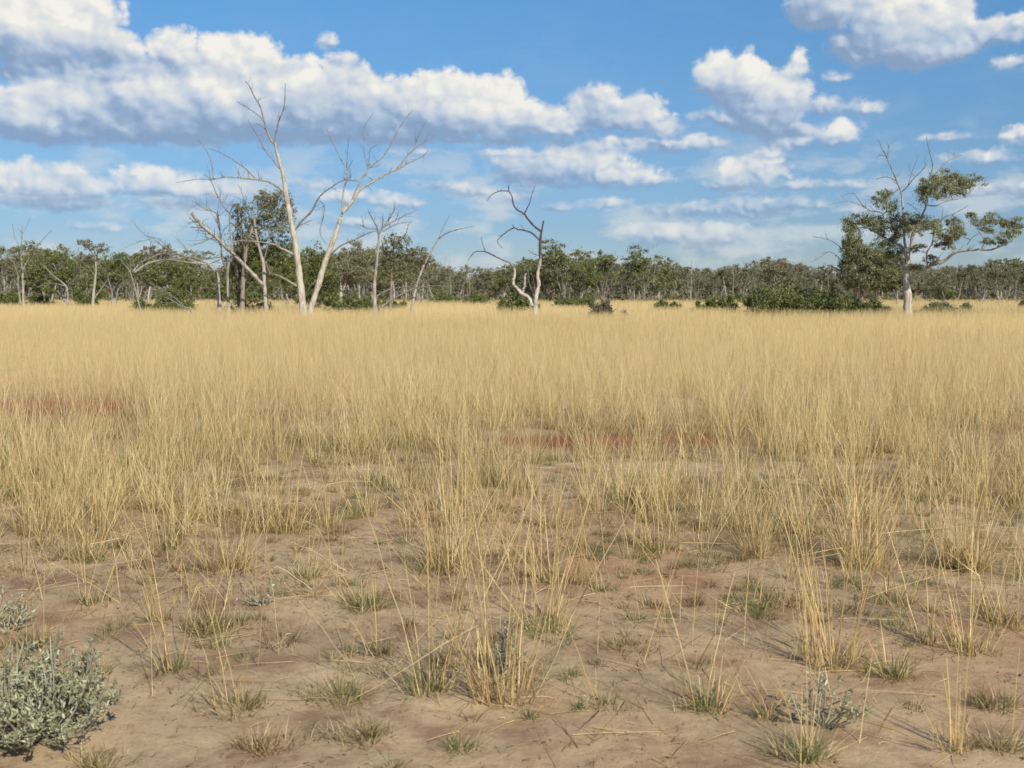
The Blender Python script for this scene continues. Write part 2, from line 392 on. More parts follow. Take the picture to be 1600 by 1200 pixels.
def blades(mb, base, h, az_, lean, width, col, segs=3, curve=.5, tip=.25, kink=0.0, r=rng):
    """base (n,3), h length, az_ heading, lean (radians from vertical), curve = extra lean gained towards the tip"""
    n = len(base)
    h = np.broadcast_to(h, n); lean = np.broadcast_to(lean, n); width = np.broadcast_to(width, n); curve = np.broadcast_to(curve, n)
    head = np.stack([np.cos(az_), np.sin(az_)], 1)
    pts = [base]; p = base.copy()
    kk = np.zeros(n); kseg = r.integers(1, max(2, segs), n); dok = r.random(n) < kink
    ha = head.copy()
    for s in range(segs):
        kk = np.where(dok & (kseg == s), r.uniform(.5, 2.0, n), kk)
        a = lean + curve * (s / segs) + kk
        st = (h / segs)[:, None]
        p = p + np.concatenate([ha * np.sin(a)[:, None], np.cos(a)[:, None]], 1) * st
        g = .004
        p[:, 2] = np.maximum(p[:, 2], base[:, 2] + g)
        pts.append(p.copy())
    pts = np.stack(pts, 1)                                   # n,segs+1,3
    o = r.uniform(0, math.pi, n)
    side = np.stack([np.cos(o), np.sin(o), np.zeros(n)], 1)
    t = np.linspace(0, 1, segs + 1)
    w = width[:, None] * (1 - (1 - tip) * t)[None] * .5
    L = pts - side[:, None] * w[..., None]; Rr = pts + side[:, None] * w[..., None]
    v = np.stack([L, Rr], 2).reshape(-1, 3)
    k_ = np.arange(n)[:, None] * (segs + 1) * 2 + np.arange(segs)[None] * 2
    f = np.stack([k_, k_ + 1, k_ + 3, k_ + 2], -1).reshape(-1, 4)
    mb.add(v, f, np.repeat(col, (segs + 1) * 2, 0))

def tubes(mb, P0, rad, col, sides=3):
    """P0 (n,k,3) polylines -> thin prisms with a real section"""
    n, k, _ = P0.shape
    tan = np.gradient(P0, axis=1); tan /= np.linalg.norm(tan, axis=2, keepdims=True) + 1e-9
    ref = np.where(np.abs(tan[..., 2:3]) > .9, np.array([1., 0, 0]), np.array([0, 0, 1.]))
    e1 = np.cross(tan, ref); e1 /= np.linalg.norm(e1, axis=2, keepdims=True) + 1e-9
    e2 = np.cross(tan, e1)
    an = np.arange(sides) * 2 * math.pi / sides
    ring = P0[:, :, None] + (e1[:, :, None] * np.cos(an)[:, None] + e2[:, :, None] * np.sin(an)[:, None]) * rad[:, :, None, None]
    v = ring.reshape(-1, 3)
    col = np.asarray(col, float)
    cc_ = np.repeat(col.reshape(-1, 3), sides, 0) if col.ndim == 3 else np.repeat(col, k * sides, 0)
    i = np.arange(n)[:, None, None] * k * sides + np.arange(k - 1)[None, :, None] * sides
    j = np.arange(sides)[None, None]; j2 = (j + 1) % sides
    f = np.stack([i + j, i + j2, i + sides + j2, i + sides + j], -1).reshape(-1, 4)
    mb.add(v, f, cc_)

def stalks(mb, base, h, az_, lean, rad, col, segs=5, curve=.25, kink=.15, sides=3, r=rng):
    n = len(base); p = base.copy(); pts = [p.copy()]
    ha = np.stack([np.cos(az_), np.sin(az_)], 1)
    kseg = r.integers(1, segs, n); dok = r.random(n) < kink; kk = np.zeros(n)
    wob = r.normal(0, .045, (n, segs))
    for s in range(segs):
        kk = np.where(dok & (kseg == s), r.uniform(.7, 2.3, n), kk)
        a = lean + curve * (s / segs) + kk + wob[:, s]
        p = p + np.concatenate([ha * np.sin(a)[:, None], np.cos(a)[:, None]], 1) * (h / segs)[:, None]
        p[:, 2] = np.maximum(p[:, 2], base[:, 2] + .006)
        pts.append(p.copy())
    pts = np.stack(pts, 1)
    rr = rad[:, None] * np.linspace(1, .35, segs + 1)[None]
    tubes(mb, pts, rr, col, sides)

def grass_field():
    """the dry grassland behind the bare foreground"""
    r = np.random.default_rng(11)
    mb = MB()
    TH = math.tan(R(29.5))
    def sector(d0, d1, n):
        d = np.sqrt(r.uniform(d0 ** 2, d1 ** 2, n)); x = r.uniform(-TH, TH, n) * d
        return x, d
    # tussocks 5.5 .. 22 m
    area = (22 ** 2 - 5.6 ** 2) * TH
    nt_ = int(area * 17); x, y = sector(5.6, 22, nt_)
    dens = fbm(x * .55 + 3, y * .8 + 8, 4)
    front = np.clip((y - 5.9 + (dens - .5) * 7) / 3.4, 0, 1) ** 1.2
    keep = r.random(nt_) < front * np.clip((21 - y) / 8, 0, 1) * np.clip(.5 + (dens - .42) * 4.0, .22, 1) 
    for (px, py, rx, ry) in [(965, 694, 1.35, .55), (55, 640, 1.6, 1.1), (330, 655, 1.6, .6), (620, 735, 1.3, .4), (950, 738, 1.9, .55), (70, 672, 1.5, .8), (1330, 745, 1.2, .4), (1240, 790, .9, .35), (480, 790, .9, .3)]:
        gx, gy = G(px, py)
        keep &= ~((((x - gx) / rx) ** 2 + ((y - gy) / ry) ** 2 < 1) & (r.random(nt_) < .9))
    x, y = x[keep], y[keep]; nT = len(x)
    big = r.lognormal(0, .45, nT)
    ns = np.clip((big * 20 * np.clip(1.25 - y / 40, .6, 1)).astype(int), 4, 60)
    idx = np.repeat(np.arange(nT), ns); n = len(idx)
    rr = .05 * np.sqrt(big[idx]) * np.sqrt(r.random(n)) + .01
    aa = r.uniform(0, 2 * math.pi, n)
    bx = x[idx] + np.cos(aa) * rr; by = y[idx] + np.sin(aa) * rr
    hh = (.22 + .44 * r.random(n)) * np.clip(.8 + .22 * big[idx], .7, 1.15) * np.clip(.70 + (y[idx] - 5) * .045, .6, 1.10)
    c = pick(STRAW, n, r) * (1 + (.16 * (fbm(bx * .4, by * .4, 2) - .5)))[:, None]
    gmix = (r.random(n) < .07)[:, None]; c = np.where(gmix, pick(GREEN, n, r) * 1.5, c)
    blades(mb, np.stack([bx, by, gh(bx, by) - .01], 1), hh, aa + r.normal(0, .6, n), np.abs(r.normal(.26, .24, n)),
           .0026 + .00009 * by + r.random(n) * .0016, c, 4, np.abs(r.normal(.12, .22, n)), .35, .09, r)
    # a low ragged mat of dead and green blades between the tussocks
    n = 190000; mx_, my_ = sector(4.2, 15, n)
    pm = fbm(mx_ * 1.3 + 60, my_ * 1.3 + 20, 4); kk_ = r.random(n) < np.clip((pm - .43) * 6, .04, 1) * np.clip((my_ - 4.4) / 3, .10, 1)
    mx_, my_, pm = mx_[kk_], my_[kk_], pm[kk_]; n = len(mx_)
    gsel = fbm(mx_ * .9, my_ * .9 + 44, 3)
    cm = np.where((gsel < .5)[:, None], pick(np.concatenate([BROWN, BROWN * 1.3, STRAW * .7]), n, r), pick(np.concatenate([GREEN, STRAW * .7, BROWN]), n, r))
    blades(mb, np.stack([mx_, my_, gh(mx_, my_) - .003], 1), r.uniform(.02, .13, n) * np.clip(my_ / 8, .6, 1.5), r.uniform(0, 2 * math.pi, n), np.abs(r.normal(.75, .5, n)), .0032, cm, 3, r.uniform(0, 1, n), .2, 0, r)
    # basal leaves of those tussocks
    nl = np.clip((big * 26 * np.clip(1.35 - y / 17, .12, 1)).astype(int), 2, 80)
    idx = np.repeat(np.arange(nT), nl); n = len(idx); aa = r.uniform(0, 2 * math.pi, n)
    rr = .06 * np.sqrt(big[idx]) * np.sqrt(r.random(n))
    bx = x[idx] + np.cos(aa) * rr; by = y[idx] + np.sin(aa) * rr
    gg = r.random(nT) < .6
    c = np.where(gg[idx][:, None] & (r.random(n) < .7)[:, None], pick(GREEN, n, r) * 1.25, pick(STRAW, n, r) * .72)
    c = np.where((r.random(n) < .15)[:, None], pick(BROWN, n, r), c)
    blades(mb, np.stack([bx, by, gh(bx, by) - .005], 1), .10 + .2 * r.random(n), aa, r.uniform(.15, 1.1, n), .005, c, 3, r.uniform(.2, 1.0, n), .2, 0, r)
    # mid 17..60
    for d0, d1, per, w, s in ((11.5, 18, 420, .0025, 3), (18, 27, 380, .0030, 3), (27, 48, 250, .0042, 2), (48, 80, 90, .0080, 2), (80, 150, 20, .020, 2), (150, 240, 4, .05, 1)):
        n = int((d1 ** 2 - d0 ** 2) * TH * per); bx, by = sector(d0, d1, n)
        hv = fbm(bx * .25 + 7, by * .25, 3)
        k_ = r.random(n) < np.clip((by - 11.5) / 7, 0.0, 1) * np.clip(.5 + (fbm(bx * .8 + 9, by * .8 + 2, 3) - .4) * 3, .3, 1)
        for (px, py, rx, ry) in [(55, 640, 1.6, 1.1), (330, 655, 1.6, .6), (960, 690, 1.9, .9)]:
            gx, gy = G(px, py); k_ &= ~(((bx - gx) / rx) ** 2 + ((by - gy) / ry) ** 2 < 1)
        bx, by, hv = bx[k_], by[k_], hv[k_]; n = len(bx)
        big_ = fbm(bx * .05 + 30, by * .05 + 30, 3)
        c = pick(STRAW, n, r) * (1 + .30 * (big_ - .5) + .10 * (hv - .5))[:, None]
        cmn = np.array([.79, .645, .345]); fadec = np.clip(11 / by, .25, 1)[:, None]; c = cmn * (1 + .22 * (big_ - .5))[:, None] * (1 - fadec) + c * fadec
        hh = (.42 + .26 * r.random(n)) * (.85 + .3 * hv) * np.clip(.85 + (by - 13) / 70, .85, 1.38)
        blades(mb, np.stack([bx, by, gh(bx, by) - .02], 1), hh, r.uniform(0, 2 * math.pi, n), np.abs(r.normal(.13, .12, n)),
               w * r.uniform(.7, 1.3, n), c, s, .15, .45, 0, r)
    tag(link('dry_grass', mb.mesh('dry_grass', M_GRASS)), 'tall straw coloured dry grass covering the plain up to the trees', 'grass', kind='stuff')
    return
if not SKYONLY: grass_field()

# ------------------------------------------------------------------ foreground tussocks, one thing each
def tuft(px, py, label, nst=0, hpx=200, ngr=60, gpx=40, wide=40, pal='g', spread=.22, name='grass_tussock', cat='grass tussock', group='grass tufts on the bare foreground soil', kink=.28, leanx=0, seed=None):
    r = np.random.default_rng(seed if seed is not None else int(px * 7 + py * 13))
    gx, gy = G(px, py); z = float(gh(gx, gy)); s = math.hypot(gy, EYE) / F
    W_ = wide * s / 2
    t = thing(name, label, cat, (gx, gy, z), group)
    if ngr:
        m = MB(); n = int(ngr * 2.2)
        a = r.uniform(0, 2 * math.pi, n); q = r.random(n) ** .75 * W_ * r.uniform(.75, 1.15, n) * (1 + .45 * np.cos(a - r.uniform(0, 6.28)) + .25 * np.cos(3 * a + r.uniform(0, 6.28)))
        b = np.stack([np.cos(a) * q, np.sin(a) * q * .8, np.zeros(n)], 1)
        b[:, 2] = gh(gx + b[:, 0], gy + b[:, 1]) - z - .004
        pl = {'g': GREEN * 1.2, 'o': np.array([[.20, .19, .075], [.25, .21, .09], [.15, .15, .06], [.28, .19, .09]]), 'b': BROWN * 1.15, 'm': np.concatenate([GREEN, BROWN, STRAW * .75])}[pal]
        c = pick(pl, n, r); dead = r.random(n) < .36; c[dead] = pick(STRAW * .8, dead.sum(), r)
        L = gpx * s * r.uniform(.25, 1.25, n)
        blades(m, b, L, a + r.normal(0, .7, n), np.abs(r.normal(.65, .45, n)), .0040, c, 4, r.uniform(.1, 1.4, n), .15, 0, r)
        link('basal_leaves', m.mesh('basal_leaves', M_GRASS), t)
    if nst:
        nst = n = max(4, int(nst * 1.15)); m = MB(); a = r.uniform(0, 2 * math.pi, n); q = np.sqrt(r.random(n)) * min(W_ * .9, .13)
        b = np.stack([np.cos(a) * q, np.sin(a) * q, np.zeros(n)], 1)
        b[:, 2] = gh(gx + b[:, 0], gy + b[:, 1]) - z - .004
        ha = a + r.normal(0, .5, n)
        stalks(m, b, hpx * s * r.uniform(.3, 1.05, n), ha, np.abs(r.normal(spread * 1.15, spread * .8, n)), r.uniform(.0018, .0033, n), pick(STRAW * 1.08, n, r), 6, np.abs(r.normal(.1, .15, n)), kink, 3, r)
        # sheathing blades on the stalks
        nb = n * 2; i = r.integers(0, n, nb); b2 = b[i] + np.stack([np.cos(ha[i]), np.sin(ha[i]), np.zeros(nb)], 1) * .03
        blades(m, b2 + np.array([0, 0, .02]), hpx * s * r.uniform(.10, .34, nb), ha[i] + r.normal(0, .5, nb), np.abs(r.normal(.4, .3, nb)), .0035, pick(STRAW * .9, nb, r), 4, .5, .2, .2, r)
        link('stalks', m.mesh('stalks', M_GRASS), t)
    return t

TUFTS = [
 (785, 1092, 'big straw tussock in the middle foreground with tall fanning stalks and a ragged dark base', dict(nst=24, hpx=450, ngr=130, gpx=75, wide=120, pal='m', spread=.2)),
 (672, 1080, 'green based tuft with a few tall curved stalks just left of the big middle tussock', dict(nst=11, hpx=430, ngr=110, gpx=60, wide=70)),
 (1300, 1035, 'tall crowded straw tussock standing behind the grey twiggy plant at the lower right', dict(nst=27, hpx=400, ngr=90, gpx=60, wide=120, pal='m', spread=.2)),
 (1397, 1052, 'low green tuft with straw ends right of the tall crowded tussock', dict(nst=7, hpx=140, ngr=120, gpx=55, wide=70, spread=.5)),
 (1515, 1012, 'green tuft with stiff upright straw stalks near the right edge', dict(nst=16, hpx=260, ngr=100, gpx=50, wide=70)),
 (1105, 1105, 'green tuft with straight pale stalks rising between the two big tussocks', dict(nst=11, hpx=220, ngr=120, gpx=50, wide=70)),
 (530, 1088, 'wide spreading pale green tuft with no tall stalks left of the middle tussocks', dict(ngr=170, gpx=50, wide=100)),
 (378, 1108, 'brownish tuft with greenish right side and one leaning straw above it', dict(nst=2, hpx=200, ngr=150, gpx=45, wide=100, pal='m')),
 (410, 1172, 'dry brown cushion of grass at the bottom edge, left of the other brown cushion', dict(ngr=170, gpx=36, wide=100, pal='b')),
 (572, 1155, 'olive brown grass cushion at the bottom edge beneath the wide green tuft', dict(ngr=170, gpx=40, wide=95, pal='o')),
 (716, 1172, 'bright green little tuft at the bottom edge below the middle tussocks', dict(ngr=90, gpx=36, wide=50)),
 (826, 1118, 'tiny bright green tuft touching the front of the big middle tussock', dict(ngr=50, gpx=26, wide=26)),
 (905, 1110, 'tiny green sprig with a dark twig beside it on bare soil', dict(ngr=40, gpx=24, wide=22)),
 (945, 1106, 'small flat green sprig from which a long broken straw rises to the right', dict(nst=3, hpx=190, ngr=50, gpx=30, wide=46, spread=.9)),
 (52, 1012, 'rounded olive cushion of grass right above the large grey bush', dict(ngr=230, gpx=42, wide=75, pal='o')),
 (12, 1040, 'small green clump cut by the left edge above the large grey bush', dict(ngr=60, gpx=26, wide=34)),
 (318, 985, 'rounded olive green cushion with yellow straws beside it, left of centre', dict(nst=3, hpx=120, ngr=230, gpx=42, wide=80, pal='o')),
 (272, 1045, 'green tuft with four tall thin stalks, one bending sharply, right of the large grey bush', dict(nst=5, hpx=330, ngr=90, gpx=34, wide=60, spread=.18, kink=.3)),
 (336, 1008, 'sparse light green tuft just in front of the olive cushion', dict(ngr=60, gpx=30, wide=50)),
 (352, 890, 'dark reddish brown cushion with pale straws fanning up from it', dict(nst=14, hpx=160, ngr=210, gpx=42, wide=110, pal='b', spread=.4)),
 (478, 905, 'straggly green tuft right of the reddish brown cushion', dict(nst=5, hpx=120, ngr=110, gpx=36, wide=70)),
 (575, 948, 'mid green tuft with fallen straw lying across it left of the middle', dict(nst=5, hpx=150, ngr=120, gpx=45, wide=60, spread=.6)),
 (600, 1022, 'small green tuft in the gap behind the green based tuft', dict(nst=3, hpx=240, ngr=70, gpx=34, wide=44)),
 (140, 945, 'little green tuft under two thin leaning straws near the left edge', dict(nst=2, hpx=180, ngr=60, gpx=24, wide=40)),
 (30, 893, 'brown flattened tuft at the left edge with a long straw leaning right', dict(nst=3, hpx=230, ngr=90, gpx=26, wide=70, pal='b', spread=.5)),
 (1258, 1188, 'leafy green tuft at the bottom edge below the grey twiggy plant', dict(nst=2, hpx=330, ngr=160, gpx=65, wide=80)),
 (1545, 1100, 'dark olive tuft at the right edge with a blackish side', dict(ngr=150, gpx=45, wide=80, pal='o')),
 (1562, 1170, 'straw and olive tuft in the lower right corner', dict(nst=6, hpx=150, ngr=110, gpx=50, wide=80, pal='o', spread=.7)),
 (1490, 1172, 'fan of stiff broken straws on bare soil in the lower right corner', dict(nst=11, hpx=190, ngr=30, gpx=26, wide=50, spread=.45, kink=.1)),
 (1022, 950, 'thin straw coloured tuft on the bare ground right of centre', dict(nst=4, hpx=90, ngr=70, gpx=28, wide=50, pal='m')),
 (1185, 955, 'loose green tuft with lying straws behind the tall crowded tussock', dict(nst=6, hpx=170, ngr=140, gpx=45, wide=80, spread=.5)),
 (1060, 888, 'tiny reddish stump of dead grass alone on pale soil', dict(ngr=50, gpx=22, wide=22, pal='b')),
 (1402, 940, 'dark shadowy green tuft behind the low green tuft with straw ends', dict(nst=5, hpx=260, ngr=150, gpx=40, wide=80, pal='m')),
 (1350, 880, 'dense upright straw tussock with green foot, biggest on the right in the second row', dict(nst=34, hpx=260, ngr=150, gpx=70, wide=140, pal='m', spread=.2)),
 (1505, 885, 'bushy tussock with dark green foot near the right edge', dict(nst=34, hpx=250, ngr=200, gpx=65, wide=120, pal='m')),
 (1172, 828, 'compact green tuft at the edge of the straw grass', dict(nst=8, hpx=160, ngr=120, gpx=34, wide=60)),
 (1026, 858, 'green footed tuft with short straws at the edge of the straw grass', dict(nst=16, hpx=170, ngr=130, gpx=34, wide=70)),
 (868, 915, 'thin group of straws standing behind the big middle tussock', dict(nst=14, hpx=230, ngr=90, gpx=40, wide=80, pal='m')),
 (700, 885, 'thick straw tussock with grey green foot, left of the middle in the second row', dict(nst=32, hpx=290, ngr=150, gpx=75, wide=150, pal='m')),
 (940, 928, 'small green tuft with a curved straw, right of the thin group of straws', dict(nst=2, hpx=110, ngr=70, gpx=28, wide=46)),
 (1195, 1118, 'small green sprig left of the grey twiggy plant', dict(nst=2, hpx=150, ngr=60, gpx=28, wide=34)),
 (897, 1058, 'tiny green tuft in reddish litter right of the big middle tussock', dict(ngr=50, gpx=24, wide=28)),
 (1575, 975, 'tuft of green and straw at the right edge behind the stiff upright stalks', dict(nst=18, hpx=230, ngr=130, gpx=45, wide=80, pal='m')),
 (150, 1192, 'olive weed growing at the foot of the large grey bush', dict(ngr=130, gpx=36, wide=90, pal='o')),
 (850, 985, 'sparse green and straw tuft close behind the big middle tussock', dict(nst=13, hpx=330, ngr=110, gpx=40, wide=90)),
 (250, 968, 'short green sprig below a tall lone stalk left of the olive cushion', dict(nst=1, hpx=300, ngr=60, gpx=24, wide=40)),
 (130, 870, 'dark brown and green tuft under leaning straws at the left', dict(nst=18, hpx=190, ngr=150, gpx=40, wide=110, pal='m')),
 (980, 1012, 'low reddish patch of dead grass right of the middle', dict(ngr=130, gpx=22, wide=90, pal='b')),
 (1330, 1115, 'small green clump at the right foot of the grey twiggy plant', dict(ngr=70, gpx=28, wide=40)),
 (150, 1052, 'short green weed behind the top shoots of the large grey bush', dict(ngr=70, gpx=28, wide=44)),
 (450, 830, 'green tufted foot of the straws where the bare soil begins on the left', dict(nst=22, hpx=230, ngr=180, gpx=40, wide=110)),
 (1445, 1000, 'lone cluster of slanting straws between two right hand green tufts', dict(nst=8, hpx=290, ngr=40, gpx=26, wide=40, spread=.35)),
]
if not SKYONLY:
    for (px, py, lab, kw) in TUFTS:
        kw['ngr'] = int(kw['ngr'] * .75); tuft(px, py, lab, **kw)

def fallen():
    """straws and litter lying on the bare soil, and small unnamed sprouts: uncountable stuff"""
    r = np.random.default_rng(5); m = MB()
    n = 1500; d = np.sqrt(r.uniform(3.2 ** 2, 11 ** 2, n)); x = r.uniform(-.57, .57, n) * d
    b = np.stack([x, d, gh(x, d) + .004], 1); L = r.uniform(.03, .45, n) ** 1.3
    stalks(m, b, L, r.uniform(0, 2 * math.pi, n), np.full(n, math.pi / 2 - .02), r.uniform(.0012, .0026, n), pick(STRAW * 1.0, n, r), 3, .0, 0, 3, r)
    n = 9000; d = np.sqrt(r.uniform(3.2 ** 2, 9 ** 2, n)); x = r.uniform(-.57, .57, n) * d
    k_ = r.random(n) < np.clip((fbm(x * 2.2, d * 2.2, 3) - .42) * 6, .05, 1); x, d = x[k_], d[k_]; n = len(x)
    b = np.stack([x, d, gh(x, d) + .002], 1)
    stalks(m, b, r.uniform(.01, .06, n), r.uniform(0, 2 * math.pi, n), r.uniform(1.0, 1.56, n), r.uniform(.0007, .0022, n), pick(np.concatenate([BROWN * .8, BROWN * 1.3, STRAW * .6]), n, r), 3, .0, 0, 3, r)
    n = 14000; d = np.sqrt(r.uniform(3.2 ** 2, 8 ** 2, n)); x = r.uniform(-.57, .57, n) * d
    k_ = r.random(n) < np.clip((fbm(x * 2.7 + 31, d * 2.7, 3) - .40) * 5, .08, 1); x, d = x[k_], d[k_]; n = len(x)
    b = np.stack([x, d, gh(x, d)], 1); rr = r.lognormal(0, .5, n)[:, None] * .0023; dd = r.normal(0, 1, (n, 3)); dd /= np.linalg.norm(dd, axis=1)[:, None]
    pp = b[:, None] + dd[:, None] * np.array([-1, -.45, .5, 1])[None, :, None] * rr[:, None] * 1.2
    tubes(m, pp, rr * np.array([.15, .95, .85, .15]), pick(np.array([[.34, .24, .16], [.26, .17, .11], [.42, .31, .21], [.20, .12, .08]]), n, r), 5)
    tag(link('fallen_straw', m.mesh('fallen_straw', M_GRASS)), 'dead straws, crumbs of soil and plant litter strewn over the bare ground', 'litter', kind='stuff')
    # little weeds
    m = MB(); nT = 1100; d = np.sqrt(r.uniform(3.3 ** 2, 10.5 ** 2, nT)); x = r.uniform(-.57, .57, nT) * d
    k_ = r.random(nT) < np.clip((fbm(x * 1.1 + 5, d * 1.1 + 5, 3) - .36) * 4.5, .06, 1); x, d = x[k_], d[k_]; nT = len(x)
    sz = r.lognormal(0, .5, nT) * .55; typ = r.integers(0, 3, nT)
    nl = (sz * 90).astype(int) + 8; idx = np.repeat(np.arange(nT), nl); n = len(idx)
    a = r.uniform(0, 2 * math.pi, n); q = np.sqrt(r.random(n)) * .07 * sz[idx]
    bx, by = x[idx] + np.cos(a) * q, d[idx] + np.sin(a) * q
    c = np.where((typ[idx] == 0)[:, None], pick(GREEN * 1.15, n, r), np.where((typ[idx] == 1)[:, None], pick(BROWN, n, r), pick(np.concatenate([BROWN, GREEN, STRAW * .8]), n, r)))
    blades(m, np.stack([bx, by, gh(bx, by) - .003], 1), r.uniform(.02, .11, n) * np.sqrt(sz[idx]), a, np.abs(r.normal(.8, .4, n)), .0035, c, 3, r.uniform(0, .9, n), .2, 0, r)
    # scattered solitary straws
    n = 2600; d = np.sqrt(r.uniform(3.6 ** 2, 8.8 ** 2, n)); x = r.uniform(-.57, .57, n) * d
    k_ = r.random(n) < np.clip((fbm(x * 1.0 + 70, d * 1.0 + 15, 3) - .44) * 5, .02, 1) * np.clip((d - 3.2) / 3, .1, 1); x, d = x[k_], d[k_]; n = len(x)
    b = np.stack([x, d, gh(x, d) - .004], 1)
    stalks(m, b, r.uniform(.15, .62, n), r.uniform(0, 2 * math.pi, n), np.abs(r.normal(.35, .35, n)), r.uniform(.0014, .0026, n), pick(STRAW, n, r), 6, .2, .25, 3, r)
    tag(link('ground_cover', m.mesh('ground_cover', M_GRASS)), 'tiny weeds and lone straws scattered over the bare soil', 'weeds', kind='stuff')
if not SKYONLY: fallen()

# ------------------------------------------------------------------ grey saltbushes
def saltbush(px, py, label, wpx, hpx, nst, nleaf, sparse=False):
    r = np.random.default_rng(int(px + py)); gx, gy = G(px, py); z = float(gh(gx, gy)); s = math.hypot(gy, EYE) / F
    t = thing('saltbush', label, 'saltbush', (gx, gy, z), None)
    st = MB(); lf = MB(); ends = []
    Wd, H = wpx * s / 2, hpx * s
    polys = []
    for i in range(nst):
        a = r.uniform(0, 2 * math.pi); q = math.sqrt(r.random())
        tip = np.array([math.cos(a) * Wd * q, math.sin(a) * Wd * q, H * (1 - .62 * q ** 1.8) * r.uniform(.5, 1.22)])
        tip[2] = max(tip[2], .03)
        b = np.array([math.cos(a) * Wd * .15 * q, math.sin(a) * Wd * .15 * q, 0])
        mid = (b + tip) / 2 + np.array([math.cos(a), math.sin(a), -.6]) * Wd * .18 + r.normal(0, .012, 3); mid[2] = max(mid[2], .015)
        tt = np.linspace(0, 1, 6)[:, None]
        polys.append(((1 - tt) ** 2 * b + 2 * tt * (1 - tt) * mid + tt ** 2 * tip) + r.normal(0, .004, (6, 3)) * (tt > 0))
    polys = np.array(polys)
    # side shoots
    ns2 = nst * 3; i = r.integers(0, nst, ns2); k0 = r.integers(2, 5, ns2); b = polys[i, k0]
    dr = r.normal(0, 1, (ns2, 3)); dr[:, 2] = np.abs(dr[:, 2]) * .9 + .2; dr += (polys[i, 5] - polys[i, 2]) / (np.linalg.norm(polys[i, 5] - polys[i, 2], axis=1)[:, None] + 1e-6) * .8
    dr /= np.linalg.norm(dr, axis=1)[:, None]; L = r.uniform(.03, .12, ns2)[:, None]
    tt = np.linspace(0, 1, 6)[None, :, None]
    side = b[:, None] + dr[:, None] * L[:, None] * tt + r.normal(0, .003, (ns2, 6, 3)) * tt
    side[..., 2] = np.maximum(side[..., 2], .01)
    cs = np.array([[.36, .34, .25], [.30, .27, .19], [.42, .42, .33]])
    tubes(st, polys, np.linspace(.0040, .0016, 6)[None].repeat(nst, 0) * r.uniform(.7, 1.4, (nst, 1)), pick(cs, nst, r), 4)
    tubes(st, side, np.linspace(.0024, .0010, 6)[None].repeat(ns2, 0), pick(cs, ns2, r), 3)
    # leaves: short folded grey blades along the shoots
    allp = np.concatenate([polys, side]); wgt = np.concatenate([np.full(nst, .35), np.full(ns2, 1.)])
    i = r.choice(len(allp), nleaf, p=wgt / wgt.sum()); u = r.uniform(1.2 if sparse else .6, 5, nleaf); k0 = np.minimum(u.astype(int), 4); fr = (u - k0)[:, None]
    c0 = allp[i, k0] * (1 - fr) + allp[i, k0 + 1] * fr
    ax = allp[i, k0 + 1] - allp[i, k0]; ax /= np.linalg.norm(ax, axis=1)[:, None] + 1e-9
    d = r.normal(0, 1, (nleaf, 3)) + ax * .9; d[:, 2] += .25; d /= np.linalg.norm(d, axis=1)[:, None]
    sd_ = np.cross(d, r.normal(0, 1, (nleaf, 3))); sd_ /= np.linalg.norm(sd_, axis=1)[:, None]
    nn = np.cross(d, sd_)
    L = r.uniform(.009, .027, nleaf)[:, None]; Wl = L * r.uniform(.22, .40, (nleaf, 1))
    # two quads folded along the midrib, curling
    p0 = c0; p1 = c0 + d * L * .5 + nn * L * .06; p2 = c0 + d * L - nn * L * .18
    a1 = c0 + d * L * .22 + sd_ * Wl * .42 + nn * Wl * .22; a2 = c0 + d * L * .68 + sd_ * Wl * .42 + nn * Wl * .12
    b1 = c0 + d * L * .22 - sd_ * Wl * .42 + nn * Wl * .22; b2 = c0 + d * L * .68 - sd_ * Wl * .42 + nn * Wl * .12
    v = np.stack([p0, a1, a2, p1, p2, b1, b2], 1).reshape(-1, 3); o = np.arange(nleaf)[:, None] * 7
    f = np.concatenate([o + [0, 1, 2, 3], o + [3, 2, 4, 4 - 1], o + [0, 3, 6, 5]], 1) if False else np.concatenate([o + [0, 1, 2, 4], o + [0, 4, 6, 5]], 1)
    pal = np.array([[.34, .36, .24], [.41, .43, .30], [.28, .30, .19], [.47, .48, .35], [.27, .22, .12], [.20, .20, .12]])
    lf.add(v, f.reshape(-1, 4), np.repeat(pick(pal, nleaf, r), 7, 0))
    link('stems', st.mesh('stems', M_SALT), t); link('leaves', lf.mesh('leaves', M_SALT), t)
if not SKYONLY:
    saltbush(52, 1150, 'large silvery grey leafy bush filling the lower left corner', 290, 140, 130, 8200)
    saltbush(12, 985, 'small grey green bush at the left edge behind the large grey one', 80, 46, 20, 420, True)
    saltbush(1285, 1130, 'sparse grey twiggy plant with a dark shadow in the lower right', 130, 90, 14, 240, True)
    saltbush(792, 1055, 'grey green shrublet half hidden among the stalks of the big middle tussock', 70, 80, 14, 240, True)
    saltbush(410, 948, 'tiny grey sprig on bare soil left of centre', 50, 26, 8, 60, True)

# ------------------------------------------------------------------ trees
def crs(pts, n):
    """Catmull-Rom resample of (k,m) array"""
    pts = np.asarray(pts, float); k = len(pts)
    if k == 2: t = np.linspace(0, 1, n)[:, None]; return pts[0] * (1 - t) + pts[1] * t
    q = np.concatenate([[2 * pts[0] - pts[1]], pts, [2 * pts[-1] - pts[-2]]])
    u = np.linspace(0, k - 1 - 1e-6, n); i = u.astype(int); t = (u - i)[:, None]
    a, b, c, d = q[i], q[i + 1], q[i + 2], q[i + 3]
    return .5 * (2 * b + (c - a) * t + (2 * a - 5 * b + 4 * c - d) * t ** 2 + (3 * b - 3 * c + d - a) * t ** 3)

